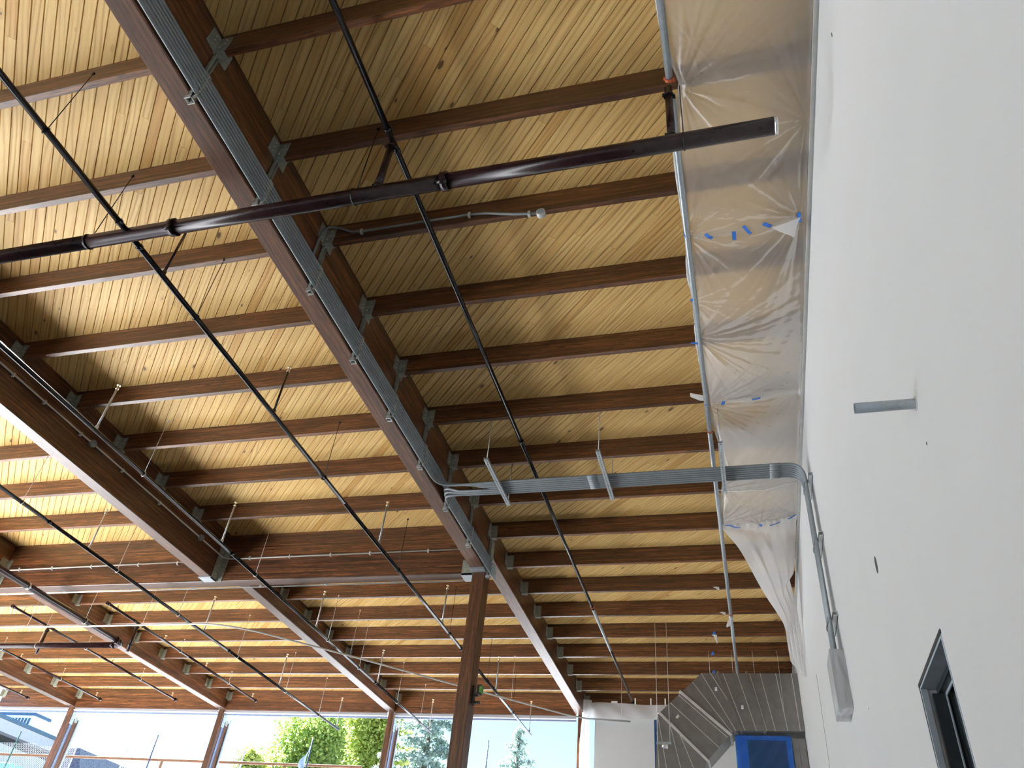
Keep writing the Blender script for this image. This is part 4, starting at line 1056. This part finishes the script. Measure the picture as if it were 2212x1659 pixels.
# sensor on a little strut with two long rods
sn = empty('hanging_sensor', (-1.5, 15 - 0.9, 3.8), 'small round sensor under a strut bar hung on two long rods before the duct', 'sensor')
k_ = 14.1 / 15.0
sx0, sx1, sz = -1.62 * k_, -1.40 * k_, 4.045 * k_
MB().box((sx0 - 0.02, 14.08, sz - 0.03), (sx1 + 0.02, 14.12, sz)).build('strut_bar', M['galv'], sn)
MB().tube([((sx0 + sx1) / 2, 14.1, sz - 0.09), ((sx0 + sx1) / 2, 14.1, sz - 0.03)], 0.035, 14).build('sensor_body', M['zinc'], sn)
for x in (sx0, sx1): MB().tube([(x, 14.1, sz), (x, 14.1, HD)], 0.005, 6).build('hanger_rod', M['conduitlight'], sn)

# blue tape on the partition edge, plastic over the partition head and round the end post
tp = tag(MB().box((-2.035, 18.19, 3.5), (-1.98, 18.199, 5.37)).build('tape_edge', M['tapedark']), 'blue masking tape down the white partition beside the duct', 'tape')
pc = empty('plastic_curtain', (-2.6, 18.15, 5.4), 'grey plastic strip taped over the top of the white partition', 'plastic sheet')
rows = []
for a in range(19):
    t = a / 18
    rows.append([(-3.56 + 2.3 * s, 18.10 + 0.05 * t + 0.012 * math.sin(30 * s + 8 * t * (1 - s)), 5.365 + (0.345 + 0.02 * math.sin(7 * s)) * t - 0.02 * math.sin(math.pi * s)) for s in [q / 60 for q in range(61)]])
MB().grid(rows).build('film', M['filmthick'], pc)
for x, ang in ((-2.98, 0), (-2.45, 1), (-2.1, 1), (-1.78, 1)):
    if ang: MB().box((x, 18.085, 5.66), (x + 0.03, 18.095, 5.80)).build('tape_strip', M['tapewhite'], pc)
    else: MB().box((x, 18.085, 5.69), (x + 0.14, 18.095, 5.73)).build('tape_strip', M['tapewhite'], pc)
pw = empty('plastic_wrap', (-3.5, 18.2, 3.5), 'gathered clear plastic wrapped round the end window post', 'plastic sheet')
rows = []
for a in range(41):
    t = a / 40
    z = 5.75 - 2.4 * t
    pin = 0.55 + 0.45 * abs(math.sin(math.pi * (t - 0.16) * 1.2)) if t > 0.16 else 1 - 2.8 * t
    pin = max(0.3, pin)
    rows.append([(-3.56 + 0.12 * math.cos(u) * pin + 0.02 * math.sin(5 * u + 9 * t), 18.19 - 0.075 - 0.055 * math.sin(u) * pin - 0.012 * math.sin(7 * u), z) for u in [math.pi * q / 20 for q in range(21)]])
MB().grid(rows).build('film', M['filmthick'], pw)
MB().box((-3.53, 18.14, 3.4), (-3.515, 18.17, 5.33)).build('edge_batten', M['whitetrim'], pw)

# cross line laser clamped to the column
lz = empty('laser_level', (-3.56, 10.36, 3.25), 'green and black laser level clamped to the right side of the near column', 'tool')
MB().box((-3.626, 10.32, 3.22), (-3.60, 10.40, 3.46)).box((-3.60, 10.34, 3.23), (-3.51, 10.38, 3.26)).box((-3.60, 10.34, 3.32), (-3.55, 10.38, 3.345)).build('clamp', M['laserblack'], lz)
MB().cbox((-3.565, 10.32, 3.345), (-3.50, 10.40, 3.47), 0.012).build('housing', M['laserblack'], lz)
MB().cbox((-3.525, 10.315, 3.365), (-3.482, 10.395, 3.45), 0.008).build('grip', M['lasergreen'], lz)

# ------------------------------------------------------------------ outside, on the terrace
rl = empty('guard_rail', (-15, 18.95, ZT), 'raw lumber guard rail outside the clerestory opening', 'railing')
for a, b in ((-21.5, -16.0), (-15.98, -11.4), (-11.38, -9.27)): MB().cbox((a, 18.93, 4.325), (b, 18.965, 4.385), 0.004).build('top_rail', M['lumber'], rl)
for x in (-18.62, -15.05, -11.39, -9.4): MB().cbox((x - 0.033, 18.94, ZT), (x + 0.033, 18.975, 4.325), 0.004).build('rail_post', M['lumber'], rl)
for x, zt, m, lab in ((-19.98, 4.93, 'stakegreen', 'thin dark green steel post left of the leftmost window post'), (-15.37, 4.93, 'stake', 'thin blue steel post between the two left window posts'),
                      (-10.72, 4.98, 'stake', 'thin dark steel post with the blue rag before the big tree'), (-6.05, 5.01, 'stake', 'thin blue steel post right of the near column')):
    s_ = empty('steel_post', (x, 18.85, ZT), lab, 'post', 'scaffold posts')
    MB().tube([(x, 18.85, ZT), (x, 18.85, zt)], 0.017, 8).build('tube', M[m], s_)
    MB().tube([(x, 18.85, zt), (x, 18.85, zt + 0.012)], 0.02, 8).build('cap', M[m], s_)
rg = MB(); rows = []
for a in range(13):
    t = a / 12
    w0 = 0.02 + 0.17 * math.sin(math.pi * min(1, t * 1.05)) ** 1.3
    rows.append([(-10.73 - w0 * s - 0.05 * t, 18.83 - 0.03 * math.sin(6 * s + 4 * t), 4.75 - 0.55 * t - 0.12 * s) for s in [q / 6 for q in range(7)]])
rg.grid(rows)
tag(rg.build('plastic_rag', M['bluecloth']), 'pale blue plastic rag hanging on a dark post before the big tree', 'cloth')
def fence(xa, xb, y, z0, ztop, label):
    o = empty('chain_link_fence', ((xa + xb) / 2, y, z0), label, 'fence')
    mb = MB(); d = 0.062; r = 0.0055
    zmax = max(z for _, z in ztop)
    n = int((xb - xa + (zmax - z0)) / d)
    for sgn in (1, -1):
        for k in range(-int((zmax - z0) / d), n):
            x = xa + k * d
            pts = []
            for q in range(0, int((zmax - z0) / 0.062) + 1):
                z = z0 + q * 0.062
                xx = x + sgn * (z - z0) * 0.62 + (0 if sgn > 0 else (zmax - z0) * 0.62)
                if xa <= xx <= xb and z <= interp(ztop, xx): pts.append((xx, z))
            if len(pts) >= 2:
                (x0, z0_), (x1, z1_) = pts[0], pts[-1]
                mb.quad((x0 - r, y, z0_), (x0 + r, y, z0_), (x1 + r, y, z1_), (x1 - r, y, z1_))
                mb.quad((x0, y - r, z0_), (x0, y + r, z0_), (x1, y + r, z1_), (x1, y - r, z1_))
    mb.build('wire_mesh', M['mesh'], o)['kind'] = 'stuff'
    for x in (xa, xb): MB().tube([(x, y + 0.02, z0), (x, y + 0.02, interp(ztop, x))], 0.02, 8).build('fence_post', M['mesh'], o)
    return o
fence(-22.4, -18.3, 19.3, ZT, [(-22.4, 4.80), (-20.9, 4.78), (-18.3, 4.72)], 'chain link fence in front of the low building at left')
fence(-16.6, -12.9, 19.3, ZT, [(-16.6, 4.72), (-16.0, 4.84), (-15.0, 4.80), (-14.0, 4.86), (-13.6, 4.70), (-12.9, 4.74)], 'faint chain link fence outside between the two left window posts')
bn = empty('bin', (-21.0, 19.6, ZT), 'teal plastic bin in the lower left corner behind the fence', 'bin')
MB().prism([(-21.6, 19.5, ZT), (-20.62, 19.5, ZT), (-20.55, 19.5, 4.22), (-21.6, 19.5, 4.22)], (0, 0.5, 0)).build('body', M['teal'], bn)
MB().cbox((-21.6, 19.47, 4.22), (-20.5, 20.03, 4.26), 0.01).build('lid', M['teal'], bn)

hb_ = empty('building', (-27.5, 24, ZT), 'low building with blue fascia and dark eave gap at lower left outside', 'building')
MB().box((-33, 21.0, 6.60), (-26.0, 27.0, 6.72)).build('roof_edge', M['fascia'], hb_)
MB().box((-32.8, 21.2, 6.22), (-26.08, 26.95, 6.60)).build('eave_beam', M['eave'], hb_)
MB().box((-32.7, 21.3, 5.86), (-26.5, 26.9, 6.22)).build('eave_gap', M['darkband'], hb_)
MB().box((-32.6, 21.2, ZT), (-26.2, 26.95, 5.90)).build('wall', M['housegrey'], hb_)
rt = empty('rooftop_unit', (-28.4, 26.0, 6.72), 'louvred rooftop unit standing on the low building at lower left', 'machine')
MB().box((-29.2, 26.0, 6.72), (-27.3, 26.8, 7.42)).build('casing', M['housewhite'], rt)
for q in range(11): MB().box((-29.1 + q * 0.163, 25.97, 7.02), (-29.02 + q * 0.163, 26.0, 7.32)).build('louvre', M['fascia'], rt)
MB().box((-29.3, 25.95, 7.42), (-27.2, 26.85, 7.52)).build('lid', M['fascia'], rt)
bw = empty('building', (-37, 46, ZT), 'large plain white building far behind the left window posts', 'building')
MB().box((-44, 30, ZT), (-32, 90, 9.95)).build('wall', M['housewhite'], bw)
MB().box((-44.2, 29.9, 9.95), (-31.9, 90, 10.1)).build('parapet', M['housewhite'], bw)
sr = empty('building', (-25.5, 29, ZT), 'small grey shingled roof beyond the leftmost window post', 'building')
MB().prism([(-25.5, 27.1, 6.55), (-25.5, 30.4, 6.55), (-24.9, 30.9, 5.4), (-24.9, 27.1, 5.4)], (-2.0, 0, 0)).build('roof', M['shingle'], sr)
MB().box((-26.9, 27.2, ZT), (-25.2, 30.4, 5.42)).build('wall', M['housegrey'], sr)

def foliage(blobs, n, size, rs, droop=0.0):
    mb = MB()
    tot = sum(b[3] * b[4] * b[5] for b in blobs)
    for (cx, cy, cz, rx, ry, rz) in blobs:
        for _ in range(max(20, int(n * rx * ry * rz / tot))):
            d = Vector((rs.gauss(0, 1), rs.gauss(0, 1), rs.gauss(0, 1))).normalized() * (rs.random() ** 0.35)
            p = Vector((cx + d.x * rx, cy + d.y * ry, cz + d.z * rz))
            a = Vector((rs.gauss(0, 1), rs.gauss(0, 1), rs.gauss(0, 0.6) - droop)).normalized() * size * rs.uniform(0.6, 1.4)
            b = a.cross(Vector((rs.gauss(0, 1), rs.gauss(0, 1), rs.gauss(0, 1)))).normalized() * size * rs.uniform(0.22, 0.42)
            i = len(mb.v)
            mb.v += [tuple(p), tuple(p + a * 0.5 + b), tuple(p + a), tuple(p + a * 0.5 - b)]
            mb.f.append((i, i + 1, i + 2, i + 3))
    return mb
def tree(base, h, blobs, n, size, lm, label, seed, droop=0.0, lean=0.0):
    rs = random.Random(seed)
    o = empty('tree', base, label, 'tree', 'trees outside')
    tr = MB().tube([base, (base[0] + lean * 0.5, base[1], base[2] + h * 0.5), (base[0] + lean, base[1], base[2] + h)], 0.1, 8, radii=[0.22, 0.14, 0.03])
    for (cx, cy, cz, rx, ry, rz) in blobs[:8]:
        tr.tube([(base[0] + lean * 0.4, base[1], max(base[2] + 0.3, cz - 1.1)), (cx, cy, cz)], 0.04, 5, radii=[0.06, 0.015])
    tr.build('trunk', M['bark'], o)
    foliage(blobs, n, size, rs, droop).build('foliage', M[lm], o)['kind'] = 'stuff'
    return o
def broad(cx, cy, z0, z1, rad, k, rs):
    out = []
    for _ in range(k):
        t = rs.random(); a = rs.uniform(0, 2 * math.pi); q = rad * (1 - 0.55 * t ** 1.5) * rs.uniform(0.15, 1)
        out.append((cx + q * math.cos(a), cy + q * math.sin(a), z0 + (z1 - z0) * t, rad * 0.30, rad * 0.30, rad * 0.36))
    return out
rs = random.Random(3)
tree((-17.0, 30, ZT), 5.0, broad(-17.0, 30, 3.9, 8.6, 2.5, 90, rs), 30000, 0.17, 'leafA', 'big bright green leafy tree left of the second window post', 11, 0.5)
tree((-17.8, 26.5, ZT), 3.0, broad(-17.4, 26.5, 4.0, 6.5, 1.0, 34, rs), 8000, 0.13, 'leafC', 'yellow green bush at the left foot of the big tree', 12, 0.3)
tree((-16.2, 34.5, ZT), 6, broad(-16.6, 34.5, 4.5, 11.2, 2.4, 70, rs), 24000, 0.17, 'leafC', 'lighter green tree just left of the second window post', 13, 0.5)
def conifer(cx, cy, z0, z1, rad, k, rs, flat=0.16):
    out = []
    for q in range(k):
        t = q / k; a = q * 2.4; L = rad * (1 - t) ** 0.85 + 0.05
        for f_ in (0.35, 0.7, 1.0):
            out.append((cx + L * f_ * math.cos(a), cy + L * f_ * math.sin(a), z0 + (z1 - z0) * t - 0.15 * f_ * L, 0.10 + 0.22 * L, 0.10 + 0.22 * L, flat))
        out.append((cx, cy, z0 + (z1 - z0) * t, 0.1, 0.1, 0.2))
    return out
tree((-11.7, 29, ZT), 5.9, conifer(-11.7, 29, 4.0, 9.9, 2.5, 46, rs), 24000, 0.15, 'leafB', 'wide silvery cedar behind the near column', 14, 0.5)
tree((-8.45, 30, ZT), 4.9, conifer(-8.45, 30, 4.6, 8.5, 1.3, 30, rs, 0.12), 6500, 0.13, 'leafB', 'small pointed conifer right of the near column', 15, 0.3)
tree((-6.1, 31, ZT), 4.1, conifer(-6.1, 31, 4.6, 7.75, 0.8, 14, rs, 0.12), 1800, 0.11, 'leafB', 'conifer tip peeping out beside the plastic wrapped post', 16, 0.3)
tree((-20.2, 33, ZT), 4.8, conifer(-20.3, 33, 4.6, 8.75, 0.75, 16, rs, 0.12), 2200, 0.12, 'leafB', 'slim bluish spruce behind the bush, left of the big tree', 17, 0.2)
tree((-19.05, 34, ZT), 5.2, conifer(-19.3, 34, 4.6, 8.9, 0.6, 14, rs, 0.12), 1800, 0.12, 'leafB', 'second slim spruce beside the big tree crown', 18, 0.2)
